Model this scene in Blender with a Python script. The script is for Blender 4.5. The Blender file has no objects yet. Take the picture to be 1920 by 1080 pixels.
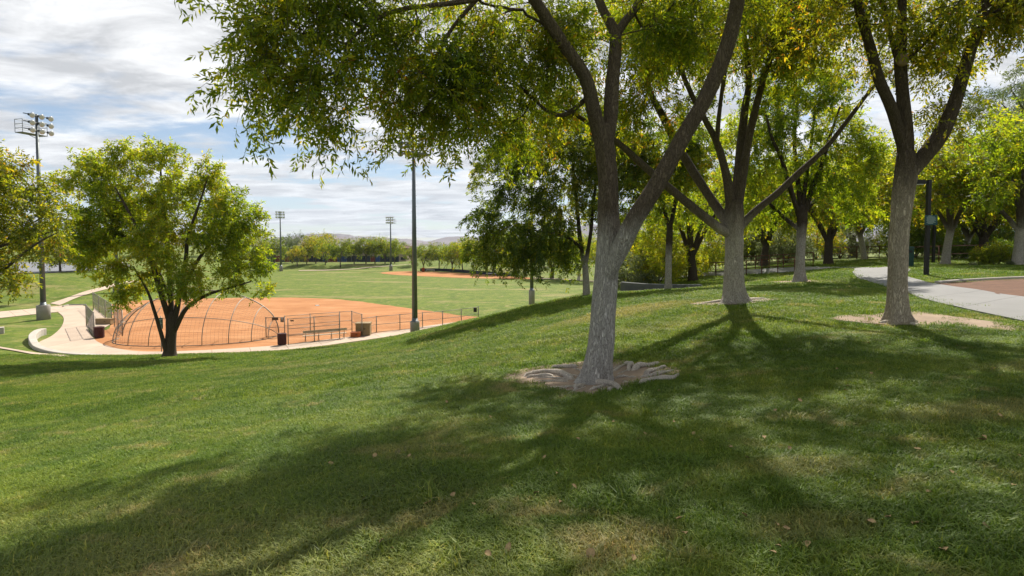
import bpy, math, random
import numpy as np
from mathutils import Vector

# ------------------------------------------------------------------ camera, sky, sun, exposure
scene = bpy.context.scene
COL = scene.collection
F = 1000.0                       # focal length in photograph pixels (1920 wide)
EYE = np.array([0.0, 0.0, 1.6])
PITCH = math.radians(2.3)
SH = 0.081 - math.tan(PITCH)
cam_d = bpy.data.cameras.new('camera')
cam = bpy.data.objects.new('camera', cam_d)
COL.objects.link(cam)
cam.location = EYE
cam.rotation_euler = (math.pi / 2 - PITCH, 0, 0)
cam_d.sensor_width = 36.0
cam_d.lens = 36.0 * F / 1920.0
cam_d.shift_y = -SH * F / 1920.0
cam_d.clip_start = 0.05
cam_d.clip_end = 60000
scene.camera = cam

SUN_AZ = math.radians(18)        # to the right of the view axis (+Y)
SUN_EL = math.radians(48)
world = bpy.data.worlds.new('World')
scene.world = world
world.use_nodes = True
SKY_STRENGTH = 0.06


def build_world():
    nt = world.node_tree
    nt.nodes.clear()
    N = nt.nodes.new
    L = nt.links.new
    out = N('ShaderNodeOutputWorld')
    bg = N('ShaderNodeBackground')
    bg.inputs[1].default_value = SKY_STRENGTH
    sky = N('ShaderNodeTexSky')
    sky.sky_type = 'NISHITA'
    sky.sun_disc = False
    sky.sun_elevation = SUN_EL
    sky.sun_rotation = SUN_AZ
    sky.air_density = 1.0
    sky.dust_density = 0.15
    sky.ozone_density = 3.0
    tc = N('ShaderNodeTexCoord')
    sep = N('ShaderNodeSeparateXYZ')
    L(tc.outputs['Generated'], sep.inputs[0])

    def M(op, a, b=None, c=None, clamp=False):
        n = N('ShaderNodeMath')
        n.operation = op
        n.use_clamp = clamp
        for i, v in enumerate((a, b, c)):
            if v is None:
                continue
            if isinstance(v, (int, float)):
                n.inputs[i].default_value = v
            else:
                L(v, n.inputs[i])
        return n.outputs[0]
    z = M('MAXIMUM', sep.outputs[2], 0.0)
    zz = M('ADD', z, 0.09)
    u = M('DIVIDE', sep.outputs[0], zz)
    v = M('DIVIDE', sep.outputs[1], zz)
    cmb = N('ShaderNodeCombineXYZ')
    L(u, cmb.inputs[0])
    L(v, cmb.inputs[1])

    def noise(scale, detail, rough, dist, loc=(0, 0, 0), sc=(1, 1, 1), rot=0.0):
        mp = N('ShaderNodeMapping')
        mp.inputs['Location'].default_value = loc
        mp.inputs['Scale'].default_value = sc
        mp.inputs['Rotation'].default_value = (0, 0, rot)
        L(cmb.outputs[0], mp.inputs[0])
        n = N('ShaderNodeTexNoise')
        n.inputs['Scale'].default_value = scale
        n.inputs['Detail'].default_value = detail
        n.inputs['Roughness'].default_value = rough
        n.inputs['Distortion'].default_value = dist
        L(mp.outputs[0], n.inputs['Vector'])
        return n.outputs['Fac']
    n1 = noise(0.85, 9, 0.58, 0.35, (5.8, 3.6, 0), (1.0, 1.5, 1), 0.5)
    n2 = noise(3.0, 8, 0.62, 0.2, (9.2, 4.0, 0), (1.0, 1.2, 1), 0.3)
    n0 = noise(0.22, 2, 0.5, 0.0, (1.0, 2.0, 0))
    cov = M('ADD', M('MULTIPLY', n1, 0.75), M('ADD', M('MULTIPLY', n2, 0.25), M('MULTIPLY', n0, 0.5)))
    mr = N('ShaderNodeMapRange')
    mr.interpolation_type = 'SMOOTHSTEP'
    L(cov, mr.inputs[0])
    mr.inputs[1].default_value = 0.635
    mr.inputs[2].default_value = 0.77
    fac = mr.outputs[0]
    n3 = noise(1.5, 9, 0.64, 0.5, (1.2, 8.4, 0), (1.0, 1.7, 1), 0.55)
    ramp = N('ShaderNodeValToRGB')
    L(n3, ramp.inputs[0])
    e = ramp.color_ramp.elements
    e[0].position = 0.38
    e[0].color = (5.6, 5.65, 5.8, 1)
    e[1].position = 0.60
    e[1].color = (10.4, 10.4, 10.4, 1)
    mix = N('ShaderNodeMix')
    mix.data_type = 'RGBA'
    L(fac, mix.inputs[0])
    L(sky.outputs[0], mix.inputs[6])
    L(ramp.outputs[0], mix.inputs[7])
    L(mix.outputs[2], bg.inputs[0])
    L(bg.outputs[0], out.inputs[0])


build_world()

sun_d = bpy.data.lights.new('sun', 'SUN')
sun_d.energy = 5.0
sun_d.angle = math.radians(0.8)
sun_d.color = (1.0, 0.94, 0.84)
sun = bpy.data.objects.new('sun', sun_d)
COL.objects.link(sun)
sdir = Vector((math.sin(SUN_AZ) * math.cos(SUN_EL), math.cos(SUN_AZ) * math.cos(SUN_EL), math.sin(SUN_EL)))
sun.rotation_euler = (-sdir).to_track_quat('-Z', 'Y').to_euler()
sun.location = (0, 0, 60)

scene.view_settings.view_transform = 'Standard'
scene.view_settings.look = 'None'
scene.view_settings.exposure = 0.88
scene.view_settings.gamma = 1.0
scene.view_settings.use_curve_mapping = False
scene.render.engine = 'CYCLES'
cy = scene.cycles
cy.max_bounces = 8
cy.diffuse_bounces = 4
cy.glossy_bounces = 2
cy.transmission_bounces = 4
cy.transparent_max_bounces = 6
cy.volume_bounces = 0
cy.caustics_reflective = False
cy.caustics_refractive = False
cy.use_denoising = True
cy.sample_clamp_indirect = 6.0

# ------------------------------------------------------------------ pixel -> direction helpers


def ray(px, py):
    """direction with unit forward (Y) component through a photograph pixel"""
    a = (px - 960.0) / F
    b = -(py - 540.0) / F - SH
    d = np.array([a, math.cos(PITCH) + math.sin(PITCH) * b, -math.sin(PITCH) + math.cos(PITCH) * b])
    return d / d[1]


def C(px, py, Y):
    return EYE + ray(px, py) * Y


def G(px, py, z):
    d = ray(px, py)
    return EYE + d * ((z - EYE[2]) / d[2])


# ------------------------------------------------------------------ numeric noise
def vnoise(x, y, seed=0):
    x = np.asarray(x, float)
    y = np.asarray(y, float)
    xi = np.floor(x).astype(np.int64)
    yi = np.floor(y).astype(np.int64)
    fx = x - xi
    fy = y - yi
    fx = fx * fx * (3 - 2 * fx)
    fy = fy * fy * (3 - 2 * fy)

    def hsh(a, b):
        h = (a * 374761393 + b * 668265263 + seed * 974711) & 0xFFFFFFFF
        h = ((h ^ (h >> 13)) * 1274126177) & 0xFFFFFFFF
        return ((h ^ (h >> 16)) & 0xFFFF) / 65535.0
    return (hsh(xi, yi) * (1 - fx) + hsh(xi + 1, yi) * fx) * (1 - fy) + (hsh(xi, yi + 1) * (1 - fx) + hsh(xi + 1, yi + 1) * fx) * fy


def sstep(a, b, x):
    t = np.clip((x - a) / (b - a), 0, 1)
    return t * t * (3 - 2 * t)


# ------------------------------------------------------------------ terrain height
FZ = -5.9
ctrl = [(0, 0, 0), (-2, -3, -.1), (3, -3, .3), (6, 0, .55), (-6, -3, -.9)]
for a in [(1118, 715, 8.5), (1687, 605, 10.5), (1380, 567, 14), (1500, 528, 23), (1100, 556, 29), (1253, 545, 28),
          (1737, 515, 22), (1770, 497, 30), (1905, 497, 27), (1920, 606, 10), (1920, 560, 13.2), (1720, 560, 13.9),
          (1600, 512, 23.6), (1650, 501, 29), (1480, 517, 33), (1540, 506, 33), (0, 1080, 3.3), (0, 800, 10), (300, 800, 8.4), (600, 750, 9.2),
          (0, 720, 19), (300, 720, 15.2), (0, 690, 26), (300, 690, 22.5), (317, 669, 30), (600, 690, 15.2), (600, 662, 27),
          (800, 660, 16.8), (1215, 548, 29.4), (1290, 544.5, 28.6), (1170, 549, 30), (800, 632, 28), (900, 612, 22), (900, 600, 28), (1000, 620, 15), (1000, 580, 25), (1050, 567, 27)]:
    ctrl.append(tuple(C(*a)))
ctrl += [(-24, 36.5, -6), (-36, 37, -6), (-15, 39, -6.1), (-11, 44, -6.3), (-3.2, 54, -6.6), (2.3, 62, -7), (-30, 50, -9),
         (-10, 60, -9), (0, 75, -9), (12, 45, -1.2), (25, 60, -1), (35, 40, .5), (45, 20, .8), (20, 5, .8), (30, -10, 1),
         (10, 62, -5), (18, 80, -8), (45, 80, -2), (-25, 0, -4), (-25, -20, -3.5), (-45, 10, -6.5), (0, -25, .3), (-60, 40, -9),
         (60, 50, .5), (60, -20, 1), (-50, -30, -5)]
ctrl = np.array(ctrl, float)


def tps_fit(p):
    n = len(p)
    d = np.hypot(p[:, None, 0] - p[None, :, 0], p[:, None, 1] - p[None, :, 1])
    K = np.where(d > 0, d * d * np.log(d + 1e-9), 0) + np.eye(n) * 0.3
    Pm = np.c_[np.ones(n), p[:, :2]]
    A = np.zeros((n + 3, n + 3))
    A[:n, :n] = K
    A[:n, n:] = Pm
    A[n:, :n] = Pm.T
    return np.linalg.solve(A, np.r_[p[:, 2], 0, 0, 0])


TW = tps_fit(ctrl)


def height(x, y):
    x = np.atleast_1d(np.asarray(x, float))
    y = np.atleast_1d(np.asarray(y, float))
    cx = np.clip(x, -70, 70)
    cyy = np.clip(y, -40, 100)
    H = np.zeros_like(x)
    for i in range(0, len(x), 20000):
        s = slice(i, i + 20000)
        d2 = (cx[s, None] - ctrl[None, :, 0]) ** 2 + (cyy[s, None] - ctrl[None, :, 1]) ** 2
        U = np.where(d2 > 0, 0.5 * d2 * np.log(d2 + 1e-12), 0)
        H[s] = U @ TW[:-3] + TW[-3] + TW[-2] * cx[s] + TW[-1] * cyy[s]
    H = np.clip(H, -14, 2.5)
    H = H + (vnoise(x * .7, y * .7, 3) - .5) * .05 + (vnoise(x * .25, y * .25, 5) - .5) * .08
    # field floor with bank on the left and berms beyond
    fl = np.full_like(x, FZ)
    s = -x - 56 - (y - 90) * .35               # left bank towards the parking
    fl = fl + 2.6 * sstep(0, 14, s) * sstep(62, 88, y)
    fl = fl + 1.3 * sstep(158, 168, y + 0.12 * x) * (1 - .35 * sstep(175, 200, y))
    fl = fl + 1.4 * sstep(0, 14, y - 128 + np.clip(x - 20, -60, 60) * .5) * sstep(-34, -10, x)
    k = 0.15
    hh = np.clip(0.5 + 0.5 * (H - fl) / k, 0, 1)
    m = fl * (1 - hh) + H * hh + k * hh * (1 - hh)
    far = sstep(95, 170, np.hypot(x * .9, y - 20))
    return m * (1 - far) + fl * far


def hz(x, y):
    return float(height(x, y)[0])


def hit(px, py, y0=1.5, y1=400.0):
    d = ray(px, py)
    ys = np.concatenate([np.arange(y0, 60, .05), np.arange(60, y1, .4)])
    P = EYE[None] + ys[:, None] * d[None]
    g = height(P[:, 0], P[:, 1])
    idx = np.where(P[:, 2] < g)[0]
    i = idx[0] if len(idx) else len(ys) - 1
    p = P[i].copy()
    p[2] = g[i]
    return p


# ------------------------------------------------------------------ materials
MATS = {}


def nodes_mat(name):
    m = bpy.data.materials.new(name)
    m.use_nodes = True
    nt = m.node_tree
    b = nt.nodes['Principled BSDF']
    MATS[name] = m
    return m, nt, b


def mth(nt, op, a, b=None, c=None, clamp=False):
    n = nt.nodes.new('ShaderNodeMath')
    n.operation = op
    n.use_clamp = clamp
    for i, v in enumerate((a, b, c)):
        if v is None:
            continue
        if isinstance(v, (int, float)):
            n.inputs[i].default_value = v
        else:
            nt.links.new(v, n.inputs[i])
    return n.outputs[0]


def mixc(nt, fac, a, b, mode='MIX'):
    n = nt.nodes.new('ShaderNodeMix')
    n.data_type = 'RGBA'
    n.blend_type = mode
    for i, v in ((0, fac), (6, a), (7, b)):
        if isinstance(v, (int, float)):
            n.inputs[i].default_value = v
        elif isinstance(v, tuple):
            n.inputs[i].default_value = (*v, 1) if len(v) == 3 else v
        else:
            nt.links.new(v, n.inputs[i])
    return n.outputs[2]


def ntex(nt, scale, detail=4, rough=.55, coord='Object', sc=(1, 1, 1), loc=(0, 0, 0), dist=0.0):
    if coord == 'World':
        g = nt.nodes.new('ShaderNodeNewGeometry').outputs['Position']
    else:
        g = nt.nodes.new('ShaderNodeTexCoord').outputs[coord]
    mp = nt.nodes.new('ShaderNodeMapping')
    mp.inputs['Scale'].default_value = sc
    mp.inputs['Location'].default_value = loc
    nt.links.new(g, mp.inputs[0])
    n = nt.nodes.new('ShaderNodeTexNoise')
    n.inputs['Scale'].default_value = scale
    n.inputs['Detail'].default_value = detail
    n.inputs['Roughness'].default_value = rough
    n.inputs['Distortion'].default_value = dist
    nt.links.new(mp.outputs[0], n.inputs['Vector'])
    return n.outputs['Fac']


def mrange(nt, v, a, b, c=0.0, d=1.0):
    n = nt.nodes.new('ShaderNodeMapRange')
    n.interpolation_type = 'SMOOTHSTEP'
    nt.links.new(v, n.inputs[0])
    for i, k in enumerate((a, b, c, d)):
        n.inputs[1 + i].default_value = k
    return n.outputs[0]


def ramp(nt, v, stops):
    n = nt.nodes.new('ShaderNodeValToRGB')
    nt.links.new(v, n.inputs[0])
    e = n.color_ramp.elements
    while len(e) < len(stops):
        e.new(0.5)
    for k, (p, c) in enumerate(stops):
        e[k].position = p
        e[k].color = (*c, 1)
    return n.outputs[0]


def bump(nt, b, h, strength=.5, dist=.02):
    n = nt.nodes.new('ShaderNodeBump')
    n.inputs['Strength'].default_value = strength
    n.inputs['Distance'].default_value = dist
    nt.links.new(h, n.inputs['Height'])
    nt.links.new(n.outputs[0], b.inputs['Normal'])


def simple(name, col, rough=.7, metal=0.0, var=.25, scale=6.0, bmp=0.0, coord='Object', spec=.3, fine=60.0):
    m, nt, b = nodes_mat(name)
    n1 = ntex(nt, scale, 6, .6, coord)
    n2 = ntex(nt, fine, 3, .6, coord)
    f = mth(nt, 'ADD', mth(nt, 'MULTIPLY', n1, .65), mth(nt, 'MULTIPLY', n2, .35))
    lo = tuple(c * (1 - var) for c in col)
    hi = tuple(min(1, c * (1 + var)) for c in col)
    nt.links.new(ramp(nt, f, [(.3, lo), (.7, hi)]), b.inputs['Base Color'])
    b.inputs['Roughness'].default_value = rough
    b.inputs['Metallic'].default_value = metal
    b.inputs['Specular IOR Level'].default_value = spec
    if bmp:
        bump(nt, b, n2, bmp, .01)
    return m


# spots of dry turf: (world x, y, radius x, radius y, strength)
SPOTS = []


def turf_color(nt):
    """shared colour of turf: green with yellow-green and straw areas, all from world position"""
    near = ntex(nt, .55, 5, .6, 'World', (1, 1, 0), (11, 3, 0), .4)
    mid = ntex(nt, 2.3, 4, .6, 'World', (1, 1, 0), (4, 9, 0))
    big = ntex(nt, .11, 4, .55, 'World', (.5, 1.5, 0), (2, 7, 0), .3)
    f = mth(nt, 'ADD', mth(nt, 'MULTIPLY', near, .6), mth(nt, 'MULTIPLY', mid, .4))
    c = ramp(nt, f, [(.30, (.068, .108, .013)), (.46, (.106, .162, .020)), (.60, (.182, .222, .036)), (.75, (.285, .250, .078))])
    straw = (.36, .285, .150)
    c = mixc(nt, mrange(nt, big, .53, .70, 0, .6), c, straw)
    d = ntex(nt, .9, 5, .65, 'World', (1, 1.3, 0), (31, 17, 0), .5)
    c = mixc(nt, mrange(nt, d, .54, .70, 0, .72), c, straw)
    if SPOTS:
        g = nt.nodes.new('ShaderNodeNewGeometry').outputs['Position']
        sp = nt.nodes.new('ShaderNodeSeparateXYZ')
        nt.links.new(g, sp.inputs[0])
        for (sx, sy, rx, ry, st) in SPOTS:
            dx = mth(nt, 'DIVIDE', mth(nt, 'SUBTRACT', sp.outputs[0], sx), rx)
            dy = mth(nt, 'DIVIDE', mth(nt, 'SUBTRACT', sp.outputs[1], sy), ry)
            r2 = mth(nt, 'ADD', mth(nt, 'MULTIPLY', dx, dx), mth(nt, 'MULTIPLY', dy, dy))
            r2 = mth(nt, 'ADD', r2, mth(nt, 'MULTIPLY', mid, .8))
            c = mixc(nt, mrange(nt, r2, .35, 1.3, st, 0.0), c, straw)
    return c


def make_turf():
    m, nt, b = nodes_mat('turf')
    c = turf_color(nt)
    fine = ntex(nt, 38, 4, .7, 'World', (1, 1, .3))
    fine2 = ntex(nt, 11, 4, .7, 'World', (1, 1, .3))
    ff = mth(nt, 'ADD', mth(nt, 'MULTIPLY', fine, .5), mth(nt, 'MULTIPLY', fine2, .5))
    sh = ramp(nt, ff, [(.3, (.34, .34, .28)), (.5, (.74, .74, .62)), (.72, (1.2, 1.15, .95))])  # fine mottle, darkened overall to stand in for shading between blades
    c = mixc(nt, 1.0, c, sh, 'MULTIPLY')
    nt.links.new(c, b.inputs['Base Color'])
    b.inputs['Roughness'].default_value = .9
    b.inputs['Specular IOR Level'].default_value = .15
    bump(nt, b, ff, .8, .06)
    # blades
    m2, nt, b = nodes_mat('grass_blade')
    c = turf_color(nt)
    oi = nt.nodes.new('ShaderNodeObjectInfo')
    at = nt.nodes.new('ShaderNodeAttribute')
    at.attribute_name = 'v'
    vv = mth(nt, 'ADD', mth(nt, 'MULTIPLY', at.outputs['Fac'], .75), mth(nt, 'MULTIPLY', oi.outputs['Random'], .25))
    tint = ramp(nt, vv, [(0, (.42, .52, .45)), (.35, (.95, 1.05, .85)), (.76, (1.55, 1.55, 1.2)), (.84, (2.4, 1.9, 1.9)), (1, (3.1, 2.4, 2.6))])
    c = mixc(nt, 1.0, c, tint, 'MULTIPLY')
    nt.links.new(c, b.inputs['Base Color'])
    b.inputs['Roughness'].default_value = .55
    b.inputs['Specular IOR Level'].default_value = .3
    tr = nt.nodes.new('ShaderNodeBsdfTranslucent')
    nt.links.new(mixc(nt, 1.0, c, (1.2, 1.25, .7), 'MULTIPLY'), tr.inputs[0])
    mx = nt.nodes.new('ShaderNodeMixShader')
    mx.inputs[0].default_value = .4
    nt.links.new(b.outputs[0], mx.inputs[1])
    nt.links.new(tr.outputs[0], mx.inputs[2])
    nt.links.new(mx.outputs[0], nt.nodes['Material Output'].inputs[0])


def make_leaf(name, stops, trans=.64, tint=(2.15, 2.02, .50)):
    m, nt, b = nodes_mat(name)
    at = nt.nodes.new('ShaderNodeAttribute')
    at.attribute_name = 'v'
    c = ramp(nt, at.outputs['Fac'], stops)
    nt.links.new(c, b.inputs['Base Color'])
    b.inputs['Roughness'].default_value = .45
    b.inputs['Specular IOR Level'].default_value = .35
    tr = nt.nodes.new('ShaderNodeBsdfTranslucent')
    nt.links.new(mixc(nt, 1.0, c, tint, 'MULTIPLY'), tr.inputs[0])
    mx = nt.nodes.new('ShaderNodeMixShader')
    mx.inputs[0].default_value = trans
    nt.links.new(b.outputs[0], mx.inputs[1])
    nt.links.new(tr.outputs[0], mx.inputs[2])
    nt.links.new(mx.outputs[0], nt.nodes['Material Output'].inputs[0])
    return m


def make_bark(name, low, high, zlow, zhigh, scale=1.0):
    """low colour (painted or weathered grey foot) up to zlow, bark colour above zhigh, in object height"""
    m, nt, b = nodes_mat(name)
    n1 = ntex(nt, 32 * scale, 5, .6, 'Object', (1, 1, .20), (0, 0, 0), 1.1)
    n2 = ntex(nt, 110 * scale, 4, .6, 'Object', (1, 1, .3))
    n3 = ntex(nt, 2.0 * scale, 4, .6, 'Object', (1, 1, .6))
    tc = nt.nodes.new('ShaderNodeTexCoord')
    sp = nt.nodes.new('ShaderNodeSeparateXYZ')
    nt.links.new(tc.outputs['Object'], sp.inputs[0])
    z = mth(nt, 'ADD', sp.outputs[2], mth(nt, 'MULTIPLY', mth(nt, 'SUBTRACT', n3, .5), .9))
    t = mrange(nt, z, zlow, zhigh)
    base = mixc(nt, t, low, high)
    f = mth(nt, 'ADD', mth(nt, 'MULTIPLY', n1, .7), mth(nt, 'MULTIPLY', n2, .3))
    rg = mth(nt, 'ABSOLUTE', mth(nt, 'SUBTRACT', n1, .5))
    f = mth(nt, 'ADD', mth(nt, 'MULTIPLY', mth(nt, 'MINIMUM', mth(nt, 'MULTIPLY', rg, 6.5), .8), .75), mth(nt, 'MULTIPLY', n2, .35))
    sh = ramp(nt, f, [(.14, (.30, .27, .24)), (.32, (.86, .85, .84)), (.62, (1.08, 1.07, 1.05)), (.85, (1.16, 1.15, 1.13))])
    c = mixc(nt, 1.0, base, sh, 'MULTIPLY')
    c = mixc(nt, mrange(nt, n3, .5, .75, 0, .35), c, (.12, .10, .08))
    nt.links.new(c, b.inputs['Base Color'])
    b.inputs['Roughness'].default_value = .9
    b.inputs['Specular IOR Level'].default_value = .15
    bump(nt, b, f, 1.0, .03 / scale)
    return m


SPOTS += [(3.2, 15.5, 3.0, 1.6, .7), (-6.5, 17, 4, 1.0, .35), (7.0, 6.6, 1.5, .6, .4), (0.6, 3.1, .6, .3, .35),
          (4.5, 5.0, 1.2, .5, .45), (2.2, 4.0, .7, .35, .4), (1.7, 3.0, .5, .3, .4), (-1.2, 5.4, .6, .3, .4)]
make_turf()
LEAF_GREEN = make_leaf('leaf_green', [(0, (.050, .092, .012)), (.35, (.112, .162, .016)), (.64, (.200, .225, .020)), (.86, (.310, .275, .024)), (.95, (.39, .25, .03)), (1, (.35, .15, .035))])
LEAF_DEEP = make_leaf('leaf_deep', [(0, (.035, .066, .010)), (.4, (.080, .120, .016)), (.75, (.150, .175, .022)), (1, (.27, .23, .03))])
LEAF_YELLOW = make_leaf('leaf_yellow', [(0, (.060, .090, .012)), (.35, (.135, .165, .018)), (.65, (.235, .225, .025)), (.90, (.35, .235, .035)), (1, (.32, .13, .035))])
LEAF_LIME = make_leaf('leaf_lime', [(0, (.072, .125, .014)), (.4, (.162, .222, .020)), (.75, (.260, .275, .027)), (1, (.37, .29, .035))])
LEAF_PALE = make_leaf('leaf_pale', [(0, (.07, .10, .04)), (.5, (.15, .19, .075)), (1, (.24, .25, .11))], .4, (1.1, 1.15, .8))
LEAF_HEDGE = make_leaf('leaf_hedge', [(0, (.03, .07, .010)), (.5, (.08, .14, .016)), (1, (.20, .25, .025))], .4)
BARK_MAIN = make_bark('bark_main', (.54, .51, .475), (.165, .128, .097), 2.1, 2.85)
BARK_SLIM = make_bark('bark_slim', (.42, .39, .35), (.075, .058, .044), 1.7, 2.6)
BARK_LIMB = make_bark('bark_limb', (.125, .092, .066), (.125, .092, .066), 50, 60)
BARK_GREY = make_bark('bark_grey', (.50, .455, .40), (.145, .115, .09), 1.5, 2.6)
BARK_TAN = make_bark('bark_tan', (.52, .445, .35), (.115, .088, .066), 1.9, 3.4)
BARK_FAR = make_bark('bark_far', (.16, .14, .12), (.09, .068, .05), 1.2, 2.2)
BARK_DARK = make_bark('bark_dark', (.105, .082, .062), (.105, .082, .062), 50, 60)
ROOT = make_bark('root_bark', (.70, .63, .55), (.70, .63, .55), 50, 60, 2.0)
simple('concrete', (.42, .325, .245), .85, var=.18, scale=.5, bmp=.15, coord='World')
simple('concrete_grey', (.19, .187, .182), .85, var=.15, scale=.6, bmp=.15, coord='World')
simple('concrete_base', (.27, .25, .22), .9, var=.25, scale=2, bmp=.3)
simple('concrete_wall', (.13, .135, .135), .9, var=.3, scale=1.5, bmp=.3)
simple('curb', (.40, .36, .31), .9, var=.2, scale=1.5, bmp=.2)
simple('asphalt', (.16, .165, .18), .9, var=.2, scale=.3, coord='World')
simple('galvanised', (.19, .19, .18), .5, .5, var=.15, scale=4)
simple('fence_pipe', (.24, .215, .18), .55, .4, var=.2, scale=4)
simple('wire', (.14, .125, .11), .5, .5, var=.1)
simple('pole_steel', (.12, .135, .14), .5, .5, var=.2, scale=2)
simple('lamp_metal', (.30, .30, .30), .35, .7, var=.1)
simple('lamp_glass', (.55, .57, .58), .15, .2, var=.05)
simple('lamp_dark', (.03, .028, .026), .5, .2, var=.2)
simple('black_metal', (.012, .011, .010), .5, .1, var=.3)
simple('rust_rail', (.115, .042, .026), .7, .1, var=.3, scale=4)
simple('maroon', (.055, .016, .013), .7, var=.35, scale=5)
simple('tan_paint', (.26, .185, .095), .75, var=.2, scale=2)
simple('orange', (.36, .095, .025), .6, var=.2, scale=3)
simple('aluminium', (.40, .33, .24), .5, .2, var=.15)
simple('sign_brown', (.07, .026, .016), .6, var=.15)
simple('sign_teal', (.012, .055, .058), .5, var=.15)
simple('sign_green', (.008, .045, .032), .5, var=.15)
simple('white_print', (.55, .58, .56), .6, var=.05)
simple('faint_print', (.38, .46, .46), .6, var=.05)
simple('bin_green', (.006, .040, .026), .5, var=.25)
simple('mulch', (.115, .056, .032), .95, var=.4, scale=3, bmp=.6, coord='World', fine=26)
simple('soil', (.265, .196, .138), .95, var=.28, scale=2.2, bmp=.5, coord='World', fine=30)
simple('hill_rock', (.135, .105, .105), .95, var=.35, scale=.002, coord='World', fine=.02)
simple('wall_tan', (.30, .235, .165), .9, var=.12, scale=.3)
simple('roof_brown', (.12, .075, .05), .9, var=.2, scale=.5)
simple('panel_blue', (.02, .045, .16), .6, var=.2)
simple('panel_red', (.14, .025, .02), .6, var=.2)
simple('panel_dark', (.018, .022, .035), .6, var=.2)
simple('panel_white', (.6, .6, .58), .6, var=.1)
simple('dry_leaf', (.34, .235, .11), .8, var=.4, scale=12)
simple('cut_wood', (.22, .15, .09), .85, var=.3, scale=14)
simple('glass_dark', (.02, .025, .03), .15, var=.1)


def make_clay():
    m, nt, b = nodes_mat('clay')
    n1 = ntex(nt, .16, 6, .6, 'World', (1, 1.6, 0), (3, 3, 0), .4)
    n2 = ntex(nt, 1.0, 6, .7, 'World', (.35, 2.2, 0), (8, 1, 0), .6)
    n3 = ntex(nt, 9, 4, .7, 'World')
    f = mth(nt, 'ADD', mth(nt, 'MULTIPLY', n1, .35), mth(nt, 'ADD', mth(nt, 'MULTIPLY', n2, .42), mth(nt, 'MULTIPLY', n3, .23)))
    c = ramp(nt, f, [(.36, (.240, .100, .040)), (.5, (.365, .168, .070)), (.64, (.46, .245, .120))])
    nt.links.new(c, b.inputs['Base Color'])
    b.inputs['Roughness'].default_value = .95
    b.inputs['Specular IOR Level'].default_value = .1
    bump(nt, b, f, .5, .05)


make_clay()
MT = bpy.data.materials

# ------------------------------------------------------------------ mesh helpers


def np_mesh(name, verts, faces4=None, faces3=None, smooth=False, attr=None):
    """fast mesh from arrays; attr: per-vertex float attribute 'v'"""
    me = bpy.data.meshes.new(name)
    verts = np.asarray(verts, np.float32)
    nq = 0 if faces4 is None else len(faces4)
    ntr = 0 if faces3 is None else len(faces3)
    me.vertices.add(len(verts))
    me.vertices.foreach_set('co', verts.ravel())
    loops = []
    if nq:
        loops.append(np.asarray(faces4, np.int32).ravel())
    if ntr:
        loops.append(np.asarray(faces3, np.int32).ravel())
    lp = np.concatenate(loops)
    me.loops.add(len(lp))
    me.loops.foreach_set('vertex_index', lp)
    st = np.concatenate([np.arange(nq) * 4, nq * 4 + np.arange(ntr) * 3]).astype(np.int32)
    me.polygons.add(nq + ntr)
    me.polygons.foreach_set('loop_start', st)
    me.polygons.foreach_set('use_smooth', np.full(nq + ntr, smooth))
    me.update(calc_edges=True)
    if attr is not None:
        a = me.attributes.new('v', 'FLOAT', 'POINT')
        a.data.foreach_set('value', np.asarray(attr, np.float32))
    return me


def link(name, me, mat=None, parent=None, kind=None):
    o = bpy.data.objects.new(name, me)
    COL.objects.link(o)
    if me is not None and mat is not None and not me.materials:
        me.materials.append(MT[mat] if isinstance(mat, str) else mat)
    if parent is not None:
        o.parent = parent
    if kind:
        o['kind'] = kind
    return o


def thing(name, label, cat, loc=(0, 0, 0), group=None, rz=0.0):
    o = bpy.data.objects.new(name, None)
    o.empty_display_size = .2
    COL.objects.link(o)
    o.location = tuple(loc)
    o.rotation_euler = (0, 0, rz)
    return tag(o, label, cat, group)


def tag(o, label, cat, group=None):
    o['label'] = label
    o['category'] = cat
    if group:
        o['group'] = group
    return o


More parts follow.
